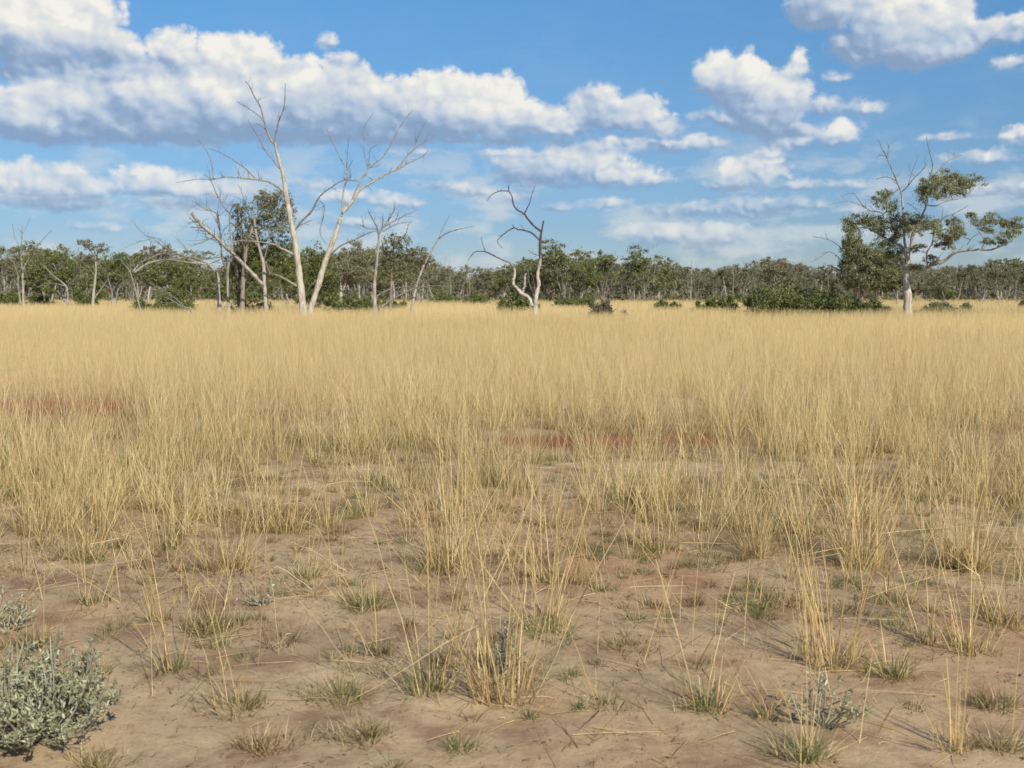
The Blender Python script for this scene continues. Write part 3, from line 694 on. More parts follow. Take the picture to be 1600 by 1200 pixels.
def limb(mb, pts, rad, sides=8, tint=(1, 1, 1), r=rng, wob=.0):
    pts = np.asarray(pts); rad = np.asarray(rad)
    if wob: pts = pts + r.normal(0, 1, pts.shape) * (rad * wob)[:, None]
    rad = rad * (1 + r.normal(0, .09, len(rad)))
    tubes(mb, pts[None], rad[None], (np.array(tint) * shade_of(rad)[:, None])[None], sides)

def shade_of(rad):
    # thin weathered wood has lost its white bark and is greyer than the thick limbs
    return .42 + .58 * np.clip((np.asarray(rad) - .015) / .075, 0, 1)

def twigs(mb, pts, rad, r, n, lmax, sides=3, depth=1, tint=(1, 1, 1), up=.35, start=.25, tips=None):
    k = len(pts)
    for _ in range(n):
        i = int(r.uniform(start, .98) * (k - 1)); i = min(i, k - 2)
        tan = pts[min(i + 1, k - 1)] - pts[i]; tan /= np.linalg.norm(tan) + 1e-9
        d = tan * .8 + r.normal(0, .62, 3) + np.array([0, 0, up]); d /= np.linalg.norm(d)
        L = lmax * r.uniform(.35, 1.0) * (1 - .45 * i / k); m_ = 7
        p = [pts[i]]; dd = d
        for s in range(m_ - 1):
            dd = dd + r.normal(0, .16, 3) + np.array([0, 0, .03]); dd /= np.linalg.norm(dd); p.append(p[-1] + dd * L / (m_ - 1))
        p = np.array(p); r0 = min(rad[i] * .55, .012 + L * .014)
        rr = np.linspace(r0, r0 * .22, m_)
        tubes(mb, p[None], rr[None], (np.array(tint) * shade_of(rr)[:, None])[None], sides)
        if tips is not None: tips.append(p[-1])
        if depth > 1: twigs(mb, p, rr, r, 2 if depth == 2 else 3, L * .55, 3, depth - 1, tint, up, .3, tips)

def leaves(mb, cen, radii, n, L, Wd, pal, r, droop=.6, sub=16):
    """leaf-shaped faces gathered in sprays inside an ellipsoid"""
    cen = np.asarray(cen); radii = np.asarray(radii)
    sc_ = r.normal(0, 1, (sub, 3)); sc_ /= np.linalg.norm(sc_, axis=1)[:, None]; sc_ *= r.random((sub, 1)) ** .4
    sr = r.uniform(.14, .40, sub); i = r.integers(0, sub, n)
    q = r.normal(0, 1, (n, 3)); q /= np.linalg.norm(q, axis=1)[:, None]; q *= r.random((n, 1)) ** .62
    stray = r.random(n) < .16; sr_ = sr[i]; sr_ = np.where(stray, sr_ * 2.1, sr_)
    p = cen + (sc_[i] * .85 + q * sr_[:, None]) * radii
    d = r.normal(0, 1, (n, 3)); d[:, 2] -= droop * 1.6; d /= np.linalg.norm(d, axis=1)[:, None]
    s = np.cross(d, r.normal(0, 1, (n, 3))); s /= np.linalg.norm(s, axis=1)[:, None] + 1e-9
    l = L * r.uniform(.6, 1.25, (n, 1)); w = Wd * r.uniform(.7, 1.25, (n, 1))
    v = np.stack([p - d * l / 2, p + s * w / 2 - d * l * .08, p + d * l / 2, p - s * w / 2 - d * l * .08], 1).reshape(-1, 3)
    mb.add(v, np.arange(4 * n).reshape(-1, 4), np.repeat(pick(pal, n, r), 4, 0))

PGUM = 1.5 * np.array([[.100, .115, .050], [.135, .140, .062], [.075, .095, .045], [.165, .155, .085], [.11, .12, .075]])
PGREEN = 1.4 * np.array([[.082, .108, .032], [.112, .132, .042], [.060, .084, .028], [.14, .14, .055]])
PGREY = 1.6 * np.array([[.125, .125, .075], [.155, .145, .09], [.10, .105, .06], [.18, .155, .10]])
PDULL = 1.3 * np.array([[.105, .095, .060], [.13, .115, .075], [.085, .085, .05]])

def conv(c, pts): # crop coordinates to photo px
    ox, oy, s = c; return [(ox + x / s, oy + y / s) for x, y in pts]
C1 = (250, 100, 3.0); C2 = (0, 300, 1600 / 420); C3 = (700, 270, 4.0); C4 = (1250, 210, 1448 / 350)

def traced_tree(name, label, cat, crop, depth, trunk, limbs, mat, foliage=(), pal=PGUM, leaf=(.11, .036), dens=1.0, seed=1, ntw=5, ltw=1.3, group=None, slope=.55, twdepth=2, tint=(1, 1, 1)):
    """trunk: (pts, r0, r1) in crop pixels; limbs likewise. Each limb swings towards or away from the viewer."""
    r = np.random.default_rng(seed); s = depth / F / crop[2]
    known = []   # (px, py, depth)
    def build(pts, r0, r1, first):
        pp = np.array(conv(crop, pts))
        if first: d0 = depth; sl = r.uniform(-.05, .05)
        else:
            kn = np.array(known); j = np.argmin(np.hypot(kn[:, 0] - pp[0, 0], kn[:, 1] - pp[0, 1])); d0 = kn[j, 2]
            sl = r.choice([-1, 1]) * r.uniform(.25, 1.0) * slope
        cum = np.concatenate([[0], np.cumsum(np.hypot(*np.diff(pp, axis=0).T))]) * depth / F
        dd = d0 + sl * cum + np.concatenate([[0], np.cumsum(r.normal(0, .05, len(pp) - 1) * np.diff(cum))])
        q = crs(np.column_stack([pp, dd]), max(8, len(pp) * 5))
        jit = r.normal(0, .35, (len(q), 2)) * np.linspace(0, 1, len(q))[:, None]; q[:, :2] += jit * (.7 if not first else .2)
        for x in q: known.append(tuple(x))
        w3 = np.array([P(x[0], x[1], x[2]) for x in q])
        rad = np.linspace(r0, r1, len(q)) * s * (.80 if first else .86)
        if first:
            rad[:4] *= np.array([1.12, 1.06, 1.02, 1.0]); gz = float(gh(w3[0, 0], w3[0, 1]))
            w3 = np.concatenate([[[w3[0, 0], w3[0, 1], gz - .15]], w3]); rad = np.concatenate([[rad[0] * 1.15], rad])
        return w3, rad
    w3, rad = build(*trunk, True)
    base = (float(w3[0, 0]), float(w3[0, 1]), float(w3[0, 2] + .15))
    t = thing(name, label, cat, base, group)
    mb = MB(); limb(mb, w3, rad, 12, tint, r, .04)
    if ntw > 2: twigs(mb, w3, rad, r, 2, ltw * .8, 3, twdepth, tint, start=.6)
    link('trunk', mb.mesh('trunk', mat, base, True), t)
    for lb in limbs:
        lw, lr = build(*lb, False); mb = MB(); limb(mb, lw, lr, 7, tint, r, .12)
        ln = np.linalg.norm(np.diff(lw, axis=0), axis=1).sum()
        tws = []
        for _ in range(max(2, int(ntw * ln / 2.2))):
            tw = MB(); twigs(tw, lw, lr, r, 1, ltw, 3, twdepth, tint); tws.append(tw)
        lo = link('limb', mb.mesh('limb', mat, base, True), t)
        for tw in tws: link('twig', tw.mesh('twig', mat, base, True), lo)
    if foliage:
        mb = MB()
        kn = np.array(known)
        for (cx, cy, rx, ry) in foliage:
            (qx, qy), = conv(crop, [(cx, cy)])
            j = np.argmin(np.hypot(kn[:, 0] - qx, kn[:, 1] - qy)); dd = kn[j, 2] + r.normal(0, .35)
            c = P(qx, qy, dd); R3 = np.array([rx * s, (rx + ry) / 2 * s, ry * s])
            n = int(dens * 780 * (R3[0] * R3[2]) ** .9 / .3 * (.11 * .036) / (leaf[0] * leaf[1])) + 40
            leaves(mb, c, R3 * np.array([1.42, 1.35, 1.34]), n, leaf[0], leaf[1], pal, r, .7, 24)
            # feeding twig
            a = P(*kn[j]); tt = np.linspace(0, 1, 6)[:, None]; pl = a * (1 - tt) + c * tt + r.normal(0, .06, (6, 3)) * tt * (1 - tt) * 4
            tubes(mb, pl[None], np.linspace(.03, .008, 6)[None], np.array([[.22, .19, .15]]), 4)
        link('crown', mb.mesh('crown', M_LEAF, base), t)
    return t

def main_trees():
    traced_tree('dead_tree', 'tallest bare white tree, leaning left with forked top reaching the big cloud', 'dead tree', C1, 54,
        ([(672,1165),(655,1000),(640,880),(622,780),(605,690),(590,600),(575,510),(560,460),(545,400),(538,365)], 21, 7),
        [([(540,380),(520,355),(500,310),(487,260),(470,200),(440,150),(420,105),(400,80)], 6, 1.5),
         ([(538,370),(545,320),(560,260),(583,200),(585,150),(588,90)], 5, 1.5),
         ([(487,262),(440,225),(400,200),(360,175)], 3.5, 1.2), ([(560,490),(530,450),(500,415),(470,360),(440,310),(410,260)], 4, 1.2),
         ([(588,605),(550,575),(500,550),(440,540),(380,535),(310,530),(250,540),(180,540),(80,555)], 6.5, 1.2),
         ([(250,540),(245,480),(225,420),(180,350)], 3, 1), ([(450,540),(400,490),(350,455),(310,430),(270,410),(220,395)], 3.2, 1),
         ([(625,785),(670,730),(710,690),(750,620),(800,580),(860,545),(930,550)], 6, 1.6), ([(748,640),(770,665),(765,720),(750,790),(782,850)], 3, 1.2),
         ([(632,895),(580,870),(530,845),(480,835),(400,830),(340,830)], 7, 2), ([(642,1042),(590,1010),(550,990),(510,985)], 6, 2.5),
         ([(622,775),(680,745),(715,730)], 4, 1.5)], M_PALE, seed=11, ntw=5, ltw=1.0)
    traced_tree('dead_tree', 'bare white tree leaning right beside the tallest one, with long sweeping upper limbs', 'dead tree', C1, 54.4,
        ([(703,1160),(735,1060),(770,940),(800,860),(830,780),(850,710),(872,678),(905,640)], 18, 9),
        [([(903,642),(930,600),(960,575),(1010,545),(1060,515),(1120,490),(1170,460),(1220,440),(1260,405)], 8, 1.5),
         ([(900,645),(915,600),(940,550),(975,490),(990,480),(1040,440),(1070,400),(1110,320),(1150,260),(1185,215)], 5, 1),
         ([(975,490),(960,430),(955,350),(960,290),(1000,230)], 2.8, .8), ([(980,480),(985,400),(1020,380)], 2.5, 1),
         ([(1110,492),(1150,440),(1190,400),(1200,350),(1195,320)], 4, 1.5), ([(1190,400),(1230,370),(1290,335)], 2.5, .9), ([(1202,365),(1215,330),(1250,260)], 2, .8),
         ([(855,695),(860,600),(875,540),(870,490),(840,430),(810,370),(780,300)], 5.5, 1.6), ([(875,490),(880,400),(890,330)], 2.2, .8), ([(875,500),(905,450)], 2.5, 1),
         ([(802,890),(850,850),(920,820),(980,790),(1030,780)], 5, 1.5), ([(740,1010),(705,1040),(685,1090)], 4, 2)], M_PALE, seed=23, ntw=5, ltw=1.0)
    traced_tree('dead_tree', 'pale dead tree left of the tallest, with a thick broken limb reaching out left', 'dead tree', C1, 55.5,
        ([(499,1160),(490,1040),(485,940),(465,860),(448,780),(440,700),(438,660)], 12, 4),
        [([(487,1045),(440,990),(390,940),(340,890),(300,850),(250,800),(200,760),(145,700)], 11, 9),
         ([(250,795),(200,770),(140,765)], 4, 1.5), ([(210,755),(165,740),(130,745)], 3.5, 1.5), ([(262,805),(210,830),(140,855)], 4, 1.5), ([(285,835),(270,710),(210,680),(150,640)], 4, 1.2),
         ([(463,858),(420,810),(370,770),(330,745)], 4.5, 2), ([(486,925),(500,870),(520,790),(530,760)], 4, 1.5), ([(486,915),(505,960),(520,985)], 5, 3)], M_DEAD, seed=31, ntw=8, ltw=1.5)
    traced_tree('dead_tree', 'slim grey dead tree with bent crooked top at the left of the green clump', 'dead tree', C1, 57,
        ([(323,1160),(318,1060),(318,960),(338,870),(330,780),(325,700)], 9, 5),
        [([(325,700),(300,670),(265,610),(240,550),(205,515)], 4.5, 1.3), ([(325,705),(345,665),(370,655)], 4, 1.5),
         ([(310,960),(290,900),(285,800),(270,740),(270,690)], 6, 2.5), ([(332,800),(390,740),(395,640),(365,560)], 3, 1)], M_DEAD, seed=37, ntw=7, ltw=1.5)
    traced_tree('dead_tree', 'grey dead tree with tangled short branches on top, in front of an olive crown', 'dead tree', C1, 56,
        ([(1008,1145),(1005,1050),(1015,940),(1022,860),(1027,800)], 10.5, 6),
        [([(1025,805),(1015,760),(990,715),(978,690)], 5, 2), ([(1027,800),(1042,760),(1045,700)], 4, 1.5), ([(1030,792),(1070,730),(1100,680),(1100,640)], 4.5, 1.2),
         ([(1040,770),(1090,740),(1150,710),(1210,680)], 4, 1), ([(1045,785),(1110,750),(1180,740)], 3.5, 1), ([(1020,775),(960,765),(945,710)], 3, 1), ([(1010,905),(985,890)], 3, 1.5), ([(1003,1040),(965,1010)], 3, 1.5)], M_DEAD, seed=41, ntw=7, ltw=1.1)
    traced_tree('dead_tree', 'thin white curved tree leaning right with two long fine branches', 'dead tree', C1, 55,
        ([(1180,1152),(1195,1070),(1215,1000),(1240,940),(1270,880),(1305,820)], 8, 4.5),
        [([(1303,822),(1340,795),(1400,775),(1470,760)], 3.5, 1), ([(1305,822),(1325,770),(1360,705)], 3, .9), ([(1200,1045),(1250,1080),(1258,1140)], 2.5, 1.2)], M_PALE, seed=43, ntw=1, ltw=.8, twdepth=1)
    traced_tree('fallen_branch', 'bleached fallen limbs lying slanted between two dead trees', 'fallen branch', C1, 54.5,
        ([(1030,1145),(1080,1110),(1150,1070),(1200,1050),(1290,1040),(1400,1052)], 6.5, 1.5),
        [([(1010,1092),(1080,1055),(1180,1040),(1260,1010),(1320,980)], 3.5, 1.2), ([(1100,1100),(1130,1060),(1190,1045)], 3.5, 1.2)], M_DEAD, seed=47, ntw=2, ltw=.8, twdepth=1, slope=.3)
    traced_tree('dead_tree', 'twin stemmed dead tree, white at the foot and blackened above, standing alone near the middle', 'dead tree', C3, 55,
        ([(545,855),(550,780),(567,700),(560,640),(575,560),(576,480),(579,400),(586,360),(597,300)], 17, 6),
        [([(528,835),(505,780),(460,755),(430,720),(408,690),(415,650),(415,600),(390,565),(340,545),(290,520),(235,495),(170,495),(125,550)], 14, 1.8),
         ([(580,365),(540,335),(500,290),(475,255),(430,230),(410,200),(400,150),(380,110),(380,75)], 8, 3), ([(381,115),(320,115),(270,140),(245,175)], 4, 1.5),
         ([(480,250),(510,190),(520,150),(545,80)], 4, 1.3), ([(574,425),(530,380),(480,360),(440,355),(410,345),(360,375),(330,400),(308,430),(340,470)], 6.5, 2),
         ([(412,348),(405,325)], 3, 2), ([(235,495),(215,440),(210,400)], 3, 1.2), ([(465,752),(480,700),(480,650),(490,625)], 9, 6),
         ([(575,585),(620,575)], 3, 1.5), ([(575,520),(530,505),(505,485)], 3, 1.5)], M_DARKTOP, seed=53, ntw=1, ltw=.55, twdepth=1, slope=.4)
    traced_tree('gum_tree', 'big white trunked gum tree on the right with separate leaf clumps and bare top branches', 'gum tree', C4, 54,
        ([(693,1150),(695,1050),(690,960),(685,900),(696,830),(690,765)], 34, 20),
        [([(705,975),(735,920),(790,890),(850,845),(930,820),(990,770),(1050,755),(1150,745),(1240,745),(1320,710),(1370,690)], 16, 3),
         ([(692,800),(715,740),(730,640),(770,580),(800,500),(820,455)], 13, 6), ([(820,458),(880,460),(950,430),(1030,415),(1100,380)], 5, 1.5),
         ([(685,790),(655,720),(590,690),(520,650),(430,605),(350,610)], 11, 2.5),
         ([(688,770),(672,650),(666,500),(655,380),(625,300),(590,220),(560,150),(530,90),(505,30)], 10, 1.8),
         ([(622,300),(560,275),(490,290)], 4, 1.5), ([(550,140),(520,135),(495,150)], 3, 1.3), ([(562,155),(572,80),(560,50)], 2.5, 1),
         ([(655,375),(700,330),(740,280),(800,220),(815,190)], 4.5, 1.5), ([(700,325),(730,230),(775,120)], 3.5, 1.2), ([(740,270),(710,230),(705,200)], 2.5, 1.2),
         ([(822,450),(835,300),(857,200),(828,80),(818,10)], 5, 1.2), ([(840,300),(890,240),(930,190),(1000,150),(1045,135)], 5, 2), ([(1000,150),(995,110)], 2.5, 1.5),
         ([(545,655),(540,560),(530,510),(450,490),(400,450),(340,380),(270,400)], 6, 1.3), ([(450,490),(350,440),(250,440),(170,460)], 3, 1), ([(530,515),(570,505),(640,560),(665,620)], 4, 3),
         ([(822,850),(820,770),(850,720),(900,715)], 6, 2), ([(850,720),(880,600),(930,540),(1000,510),(1090,460)], 6, 1.5), ([(690,440),(720,460),(765,500)], 2.5, 1.2),
         ([(1080,715),(1110,670),(1160,640)], 2.5, 1.2), ([(540,780),(500,770),(450,755)], 4, 1.5), ([(1170,745),(1200,700),(1280,640),(1340,560)], 4, 1.2), ([(1200,690),(1150,620),(1110,540)], 2.5, 1)],
        M_PALE, foliage=[(880,330,100,80),(975,320,90,60),(1090,305,90,42),(830,380,55,55),(940,270,60,40),(1040,350,60,45),(800,350,45,30),
         (540,425,62,50),(610,480,36,50),(560,385,35,30),(400,560,100,48),(330,590,50,50),(335,660,58,60),(480,585,90,50),(570,600,70,60),(700,560,90,55),(720,610,80,50),(810,585,80,45),
         (550,710,60,60),(620,650,50,60),(505,780,36,40),(300,720,32,60),(880,620,40,60),(1005,570,50,50),(1020,630,45,45),(940,700,60,50),(970,650,50,40),(760,735,50,30),(650,760,40,30),
         (1115,530,34,28),(1175,570,55,38),(1240,535,36,30),(1300,560,46,30),(1370,575,55,42),(1290,685,46,32),(1200,690,34,20),(1220,615,50,24),(1350,640,50,34),(1410,610,30,30),(860,810,50,26),(580,790,80,40),(640,830,50,30),(740,860,50,20)],
        pal=PGUM * 1.15, leaf=(.105, .036), dens=2.0, seed=61, ntw=3, ltw=1.1, tint=(1, 1, 1))
    traced_tree('gum_tree', 'broad bushy tree behind the left half of the big white gum, bare branches poking out', 'gum tree', C4, 66,
        ([(397,1050),(392,960),(400,880),(395,800)], 13, 7),
        [([(350,980),(300,910),(240,870),(175,840)], 9, 3), ([(392,940),(330,840),(260,730),(180,680),(80,660)], 6, 1), ([(395,900),(320,850),(300,760),(330,690)], 6, 2), ([(400,940),(480,880),(560,840),(600,800)], 7, 2),
         ([(398,840),(430,760),(470,700)], 6, 2), ([(300,850),(200,760),(120,800),(70,830)], 3, 1)], M_BROWN,
        foliage=[(390,860,90,80),(340,820,70,70),(420,760,90,60),(500,830,90,70),(620,950,70,60),(680,930,50,50),(450,890,90,70),(380,780,70,60),(340,720,60,50),(520,880,90,80),(600,870,70,70),(460,800,80,50),(400,930,90,50),(580,940,90,60),(480,960,80,50),(310,760,40,60),(640,900,50,60),(350,690,40,40),(560,800,70,40),(340,950,60,50),(430,985,60,40),(520,990,70,40),(600,980,60,40),(280,880,40,50)],
        pal=PGUM, leaf=(.15, .05), dens=2.0, seed=67, ntw=3)
    traced_tree('sapling', 'slender pale forked sapling just left of the big gum trunk', 'sapling', C4, 90,
        ([(630,1075),(628,1020),(632,960),(640,900)], 5, 3), [([(625,1060),(605,1010),(560,950),(530,920)], 4, 1.5), ([(629,1020),(655,985),(665,960)], 3, 1.5)], M_PALE, seed=71, ntw=2)
    # left group
    traced_tree('gum_tree', 'twin white trunked tree near the left edge with bare forks above small leaf clumps', 'gum tree', C2, 75,
        ([(140,665),(138,580),(135,500),(150,430),(190,380),(240,300),(310,225)], 9, 1.5),
        [([(122,660),(108,560),(105,490),(80,420)], 8, 3), ([(134,470),(125,380),(128,300),(130,250),(108,215)], 5, 1.5), ([(128,260),(160,200),(190,130)], 2, .8), ([(142,450),(180,400),(200,340)], 3, 1.5), ([(122,340),(85,260),(75,190)], 2, .8)],
        M_PALE, foliage=[(100,345,40,24),(180,315,44,26),(210,350,40,30),(70,430,26,24),(200,410,50,60),(20,370,40,36),(10,345,24,20)], leaf=(.16, .055), seed=73, ntw=3)
    traced_tree('dead_tree', 'grey many branched dead tree drooping left, second from the left edge', 'dead tree', C2, 76,
        ([(403,665),(400,580),(372,540),(320,500),(270,450),(240,420)], 8, 2),
        [([(390,560),(330,545),(270,545),(220,570)], 4, 1.2), ([(330,505),(290,490),(240,500)], 3, 1), ([(310,490),(350,450),(370,380)], 3, 1), ([(398,600),(430,540),(450,450),(470,330)], 4, 1), ([(400,590),(460,500),(500,480)], 3, 1)], M_DEAD, seed=79, ntw=7, ltw=1.6)
    traced_tree('gum_tree', 'straight white trunked tree with a flat little crown, third from the left', 'gum tree', C2, 74,
        ([(552,662),(562,560),(571,470),(566,380),(557,330)], 10, 4),
        [([(566,390),(530,340),(490,300)], 4, 1.5), ([(568,380),(600,340),(625,300)], 3, 1), ([(565,500),(520,440),(480,400)], 3, 1), ([(555,640),(600,580),(640,520)], 5, 2)], M_PALE,
        foliage=[(565,330,70,22),(495,300,34,22),(520,310,30,18),(600,350,40,18),(520,410,50,36)], pal=np.concatenate([PGUM, PDULL]), leaf=(.16, .055), seed=83, ntw=4)
    traced_tree('dead_tree', 'leaning dead tree whose bleached limbs arch far over to the right', 'dead tree', C2, 56,
        ([(838,708),(820,640),(800,560),(775,480),(740,430),(715,395)], 8, 3),
        [([(792,475),(830,430),(900,390),(980,365),(1040,395)], 7, 3), ([(800,480),(870,430),(940,410),(1040,400),(1130,385),(1200,400),(1330,385)], 8, 3.5), ([(820,440),(900,300),(830,295),(710,350)], 2.2, .8), ([(1040,400),(960,290),(870,260),(780,170)], 3, .8),
         ([(720,400),(680,405),(640,405)], 3, 1), ([(775,480),(778,390)], 3, 2), ([(812,600),(760,540),(680,510)], 3, 1)], M_DEAD, seed=89, ntw=9, ltw=1.4)
    traced_tree('dead_tree', 'grey dead tree bent over to the left like a hook, left of the green clump', 'dead tree', C2, 60,
        ([(1305,650),(1300,560),(1292,490),(1240,430),(1180,405),(1100,380),(1040,370)], 12, 6),
        [([(1285,580),(1240,570),(1195,572)], 4, 2), ([(1275,570),(1245,520),(1225,490)], 4, 1.5), ([(1240,432),(1290,410),(1350,385)], 4, 1.5), ([(1180,405),(1100,330),(1040,265)], 3, 1), ([(1230,430),(1120,420),(1010,405),(930,430)], 8, 3), ([(1200,410),(1110,385),(1010,350),(930,290)], 5, 2)], M_DEAD, seed=97, ntw=7, ltw=1.4)
    traced_tree('fallen_branch', 'fallen grey branches on the grass left of the green clump', 'fallen branch', C2, 55,
        ([(1138,695),(1080,680),(1040,655),(980,625),(890,600)], 6, 1.5), [([(1100,685),(1050,640),(1000,600),(940,565),(880,540)], 4, 1.2), ([(1040,655),(1000,660),(930,650)], 3, 1)], M_DEAD, seed=101, ntw=7, ltw=1.4, slope=.3)
    traced_tree('dead_tree', 'small grey forked dead tree between the third trunk and the arching dead tree', 'dead tree', C2, 82,
        ([(668,650),(665,590),(650,540),(640,490)], 6, 2), [([(667,600),(690,550),(720,520)], 3, 1), ([(660,580),(610,540),(580,500)], 3, 1), ([(690,640),(710,570),(770,540)], 4, 1.5)], M_DEAD, seed=103, ntw=6, ltw=1.6)
    # the green clump behind the tall dead trees
    traced_tree('gum_tree', 'tall olive crowned gum tree rising behind the tallest dead tree', 'gum tree', C1, 60,
        ([(385,1150),(390,1020),(400,900),(430,780),(470,700),(520,640)], 13, 3),
        [([(405,900),(380,800),(385,700)], 6, 2), ([(430,790),(500,760),(560,720)], 6, 2)], M_BROWN,
        foliage=[(520,620,60,36),(480,650,50,40),(560,650,60,50),(590,690,40,60),(540,710,60,50),(500,700,40,40),(385,670,42,34),(370,720,34,40),(410,760,44,40),(580,750,40,40),(450,740,50,36),(520,780,60,34),(390,830,60,40)],
        pal=np.concatenate([PGUM, PGREY, PDULL]), leaf=(.14, .05), dens=1.25, seed=107, ntw=2)
    traced_tree('bushy_tree', 'dense rounded bright green tree low behind the broken dead limb', 'tree', C1, 61,
        ([(375,1150),(370,1050),(360,950),(390,860)], 17, 7), [([(365,1080),(330,1020),(320,950)], 9, 3), ([(372,1060),(420,980),(470,900)], 8, 3)], M_BROWN,
        foliage=[(390,870,70,60),(350,930,50,50),(430,900,70,60),(470,940,70,60),(400,960,80,50),(500,880,60,50),(560,860,60,50),(450,850,60,40),(350,990,40,30),(540,930,60,50),(600,880,40,50),(430,820,60,40),(500,990,50,40),(350,1050,50,50),(420,1040,60,50),(480,1070,60,50),(560,1010,60,60),(400,1100,60,30),(600,960,40,60)],
        pal=PGREEN, leaf=(.14, .055), dens=1.5, seed=109, ntw=2)
    traced_tree('bushy_tree', 'dark green bushy tree filling the gap between the two tall dead trunks', 'tree', C1, 63,
        ([(730,1140),(725,1040),(715,960),(705,900)], 9, 5), [([(725,1030),(770,980),(790,930)], 4, 2), ([(722,1010),(680,950),(670,900)], 4, 2)], M_BROWN,
        foliage=[(710,880,50,40),(690,940,50,50),(740,940,50,50),(700,1000,50,40),(750,1000,50,40),(770,910,30,30),(730,1060,50,40),(690,1050,40,30),(655,960,40,60),(710,1110,60,30),(770,1090,60,30),(790,1010,50,40),(820,1060,50,40)], pal=PGREEN, leaf=(.14, .055), dens=1.5, seed=113, ntw=2)
    traced_tree('gum_tree', 'olive tree with thin bare twigs behind the dead tree with the tangled top', 'gum tree', C1, 62,
        ([(1080,1130),(1085,1000),(1090,920),(1095,850)], 8, 4), [([(1085,960),(1130,900),(1180,860)], 4, 1.5), ([(1085,950),(1050,880),(1040,830)], 4, 1.5), ([(1092,870),(1150,800),(1165,750)], 3, 1)], M_BROWN,
        foliage=[(1080,830,50,34),(1130,830,40,30),(1070,880,60,40),(1140,890,50,40),(1190,890,40,30),(1100,930,70,40),(1170,950,60,50),(1060,950,50,40),(1100,1000,60,30),(1230,880,26,20)], pal=np.concatenate([PDULL, PGUM]), leaf=(.14, .05), dens=1.0, seed=127, ntw=4)
    traced_tree('gum_tree', 'grey green tree with a narrow pointed top left of the tangled dead tree', 'gum tree', C1, 85,
        ([(850,1120),(852,1000),(890,920),(930,860)], 8, 3), [([(860,1060),(890,960),(930,900)], 5, 2), ([(850,1030),(830,960),(820,900)], 4, 1.5)], M_PALE,
        foliage=[(925,850,34,30),(915,890,44,34),(960,900,50,34),(900,940,60,40),(960,960,60,40),(860,950,40,30),(920,1000,70,40),(840,1010,50,40)], pal=PGREY, leaf=(.18, .065), dens=1.3, seed=131, ntw=3)
if not SKYONLY: main_trees()

# ------------------------------------------------------------------ shrubs
def shrub_mesh(w, h, n, pal, seed, leaf=(.12, .05)):
    r = np.random.default_rng(seed); lf = MB(); st = MB()
    for i in range(max(9, int(w * 4))):
        a = r.uniform(0, 2 * math.pi); q = r.random() ** .6; L = h * r.uniform(.6, 1.0) * (1 - .45 * q * q)
        tip = np.array([math.cos(a) * w / 2 * q, math.sin(a) * w / 2 * q * .8, L]); tt = np.linspace(0, 1, 6)[:, None]
        b = tip * np.array([.25, .25, 0]); p = b * (1 - tt) + tip * tt + r.normal(0, .04, (6, 3)) * tt
        tubes(st, p[None], np.linspace(.018, .005, 6)[None], np.array([[1, 1, 1]]), 4)
        twigs(st, p, np.linspace(.018, .005, 6), r, 3, h * .4, 3, 1)
        leaves(lf, tip * np.array([1, 1, .6]), (w * .17 + .12, w * .16 + .12, h * .42), int(n * 2.2), leaf[0], leaf[1], pal, r, .1, 9)
    return st, lf

def shrub(px, py, depth, wpx, hpx, label, pal=PGREEN, seed=None, dens=1.0, name='shrub', group='low shrubs at the edge of the grass'):
    seed = seed or int(px + py); s = depth / F
    x = P(px, py, depth)[0]; z = float(gh(x, depth)); w, h = wpx * s, EYE - (py - hpx - 458) * s
    h = max(h - z, .5)
    st, lf = shrub_mesh(w, h, int(130 * dens * (1 + h)), pal, seed, (.10 + depth * .0006, .04 + depth * .0003))
    t = thing(name, label, 'shrub', (x, depth, z), group)
    link('stems', st.mesh('stems', M_TWIG), t); link('foliage', lf.mesh('foliage', M_LEAF), t)

SHRUBS = [
 (1235, 488, 57, 176, 50, 'largest green shrub, a wide dark mound left of the big gum', PGREEN),
 (1118, 482, 66, 74, 28, 'round green shrub left of the largest shrub mound', PGREEN),
 (945, 487, 52, 60, 24, 'brownish thin twiggy shrub nearest the viewer, right of the blackened dead tree', PDULL),
 (905, 475, 82, 76, 20, 'low green shrub behind the brownish twiggy one', PGREEN),
 (1045, 478, 72, 38, 14, 'tiny isolated green shrub in the straw grass', PGREEN),
 (1335, 484, 61, 84, 26, 'dark green shrub under the bushy tree left of the big gum', PGREEN),
 (1465, 484, 60, 84, 18, 'flat olive shrub just right of the big gum trunk', PGUM),
 (1510, 483, 62, 32, 14, 'small low shrub at the right end of the flat olive one', PGUM),
 (812, 480, 62, 56, 26, 'bright green low shrub behind the foot of the blackened dead tree', PGREEN),
 (745, 472, 110, 40, 16, 'small dark shrub between the leaning white tree and the blackened one', PGREEN),
 (18, 473, 95, 50, 22, 'green shrub at the left edge below the twin trunks', PGREEN),
 (60, 472, 97, 40, 18, 'low green shrub right of the twin trunks at the left', PGREEN),
 (128, 472, 95, 40, 28, 'green shrub left of the third trunk', PGREEN),
 (262, 482, 66, 90, 30, 'green shrub mound behind the fallen grey branches', PGREEN),
 (540, 484, 62, 90, 28, 'green shrub right of the two tall dead trunks', PGREEN),
 (610, 480, 72, 60, 22, 'dark green shrub around the foot of the tangled dead tree', PGREEN),
 (400, 486, 62, 80, 18, 'dull low shrub at the foot of the green clump', PDULL),
 (490, 476, 100, 50, 22, 'grey green shrub seen between the tall dead trunks', PGREY),
 (695, 470, 120, 44, 14, 'dim green shrub right of the leaning white tree', PGREEN),
 (1600, 480, 80, 26, 16, 'little shrub at the far right edge of the grass', PGUM),
]
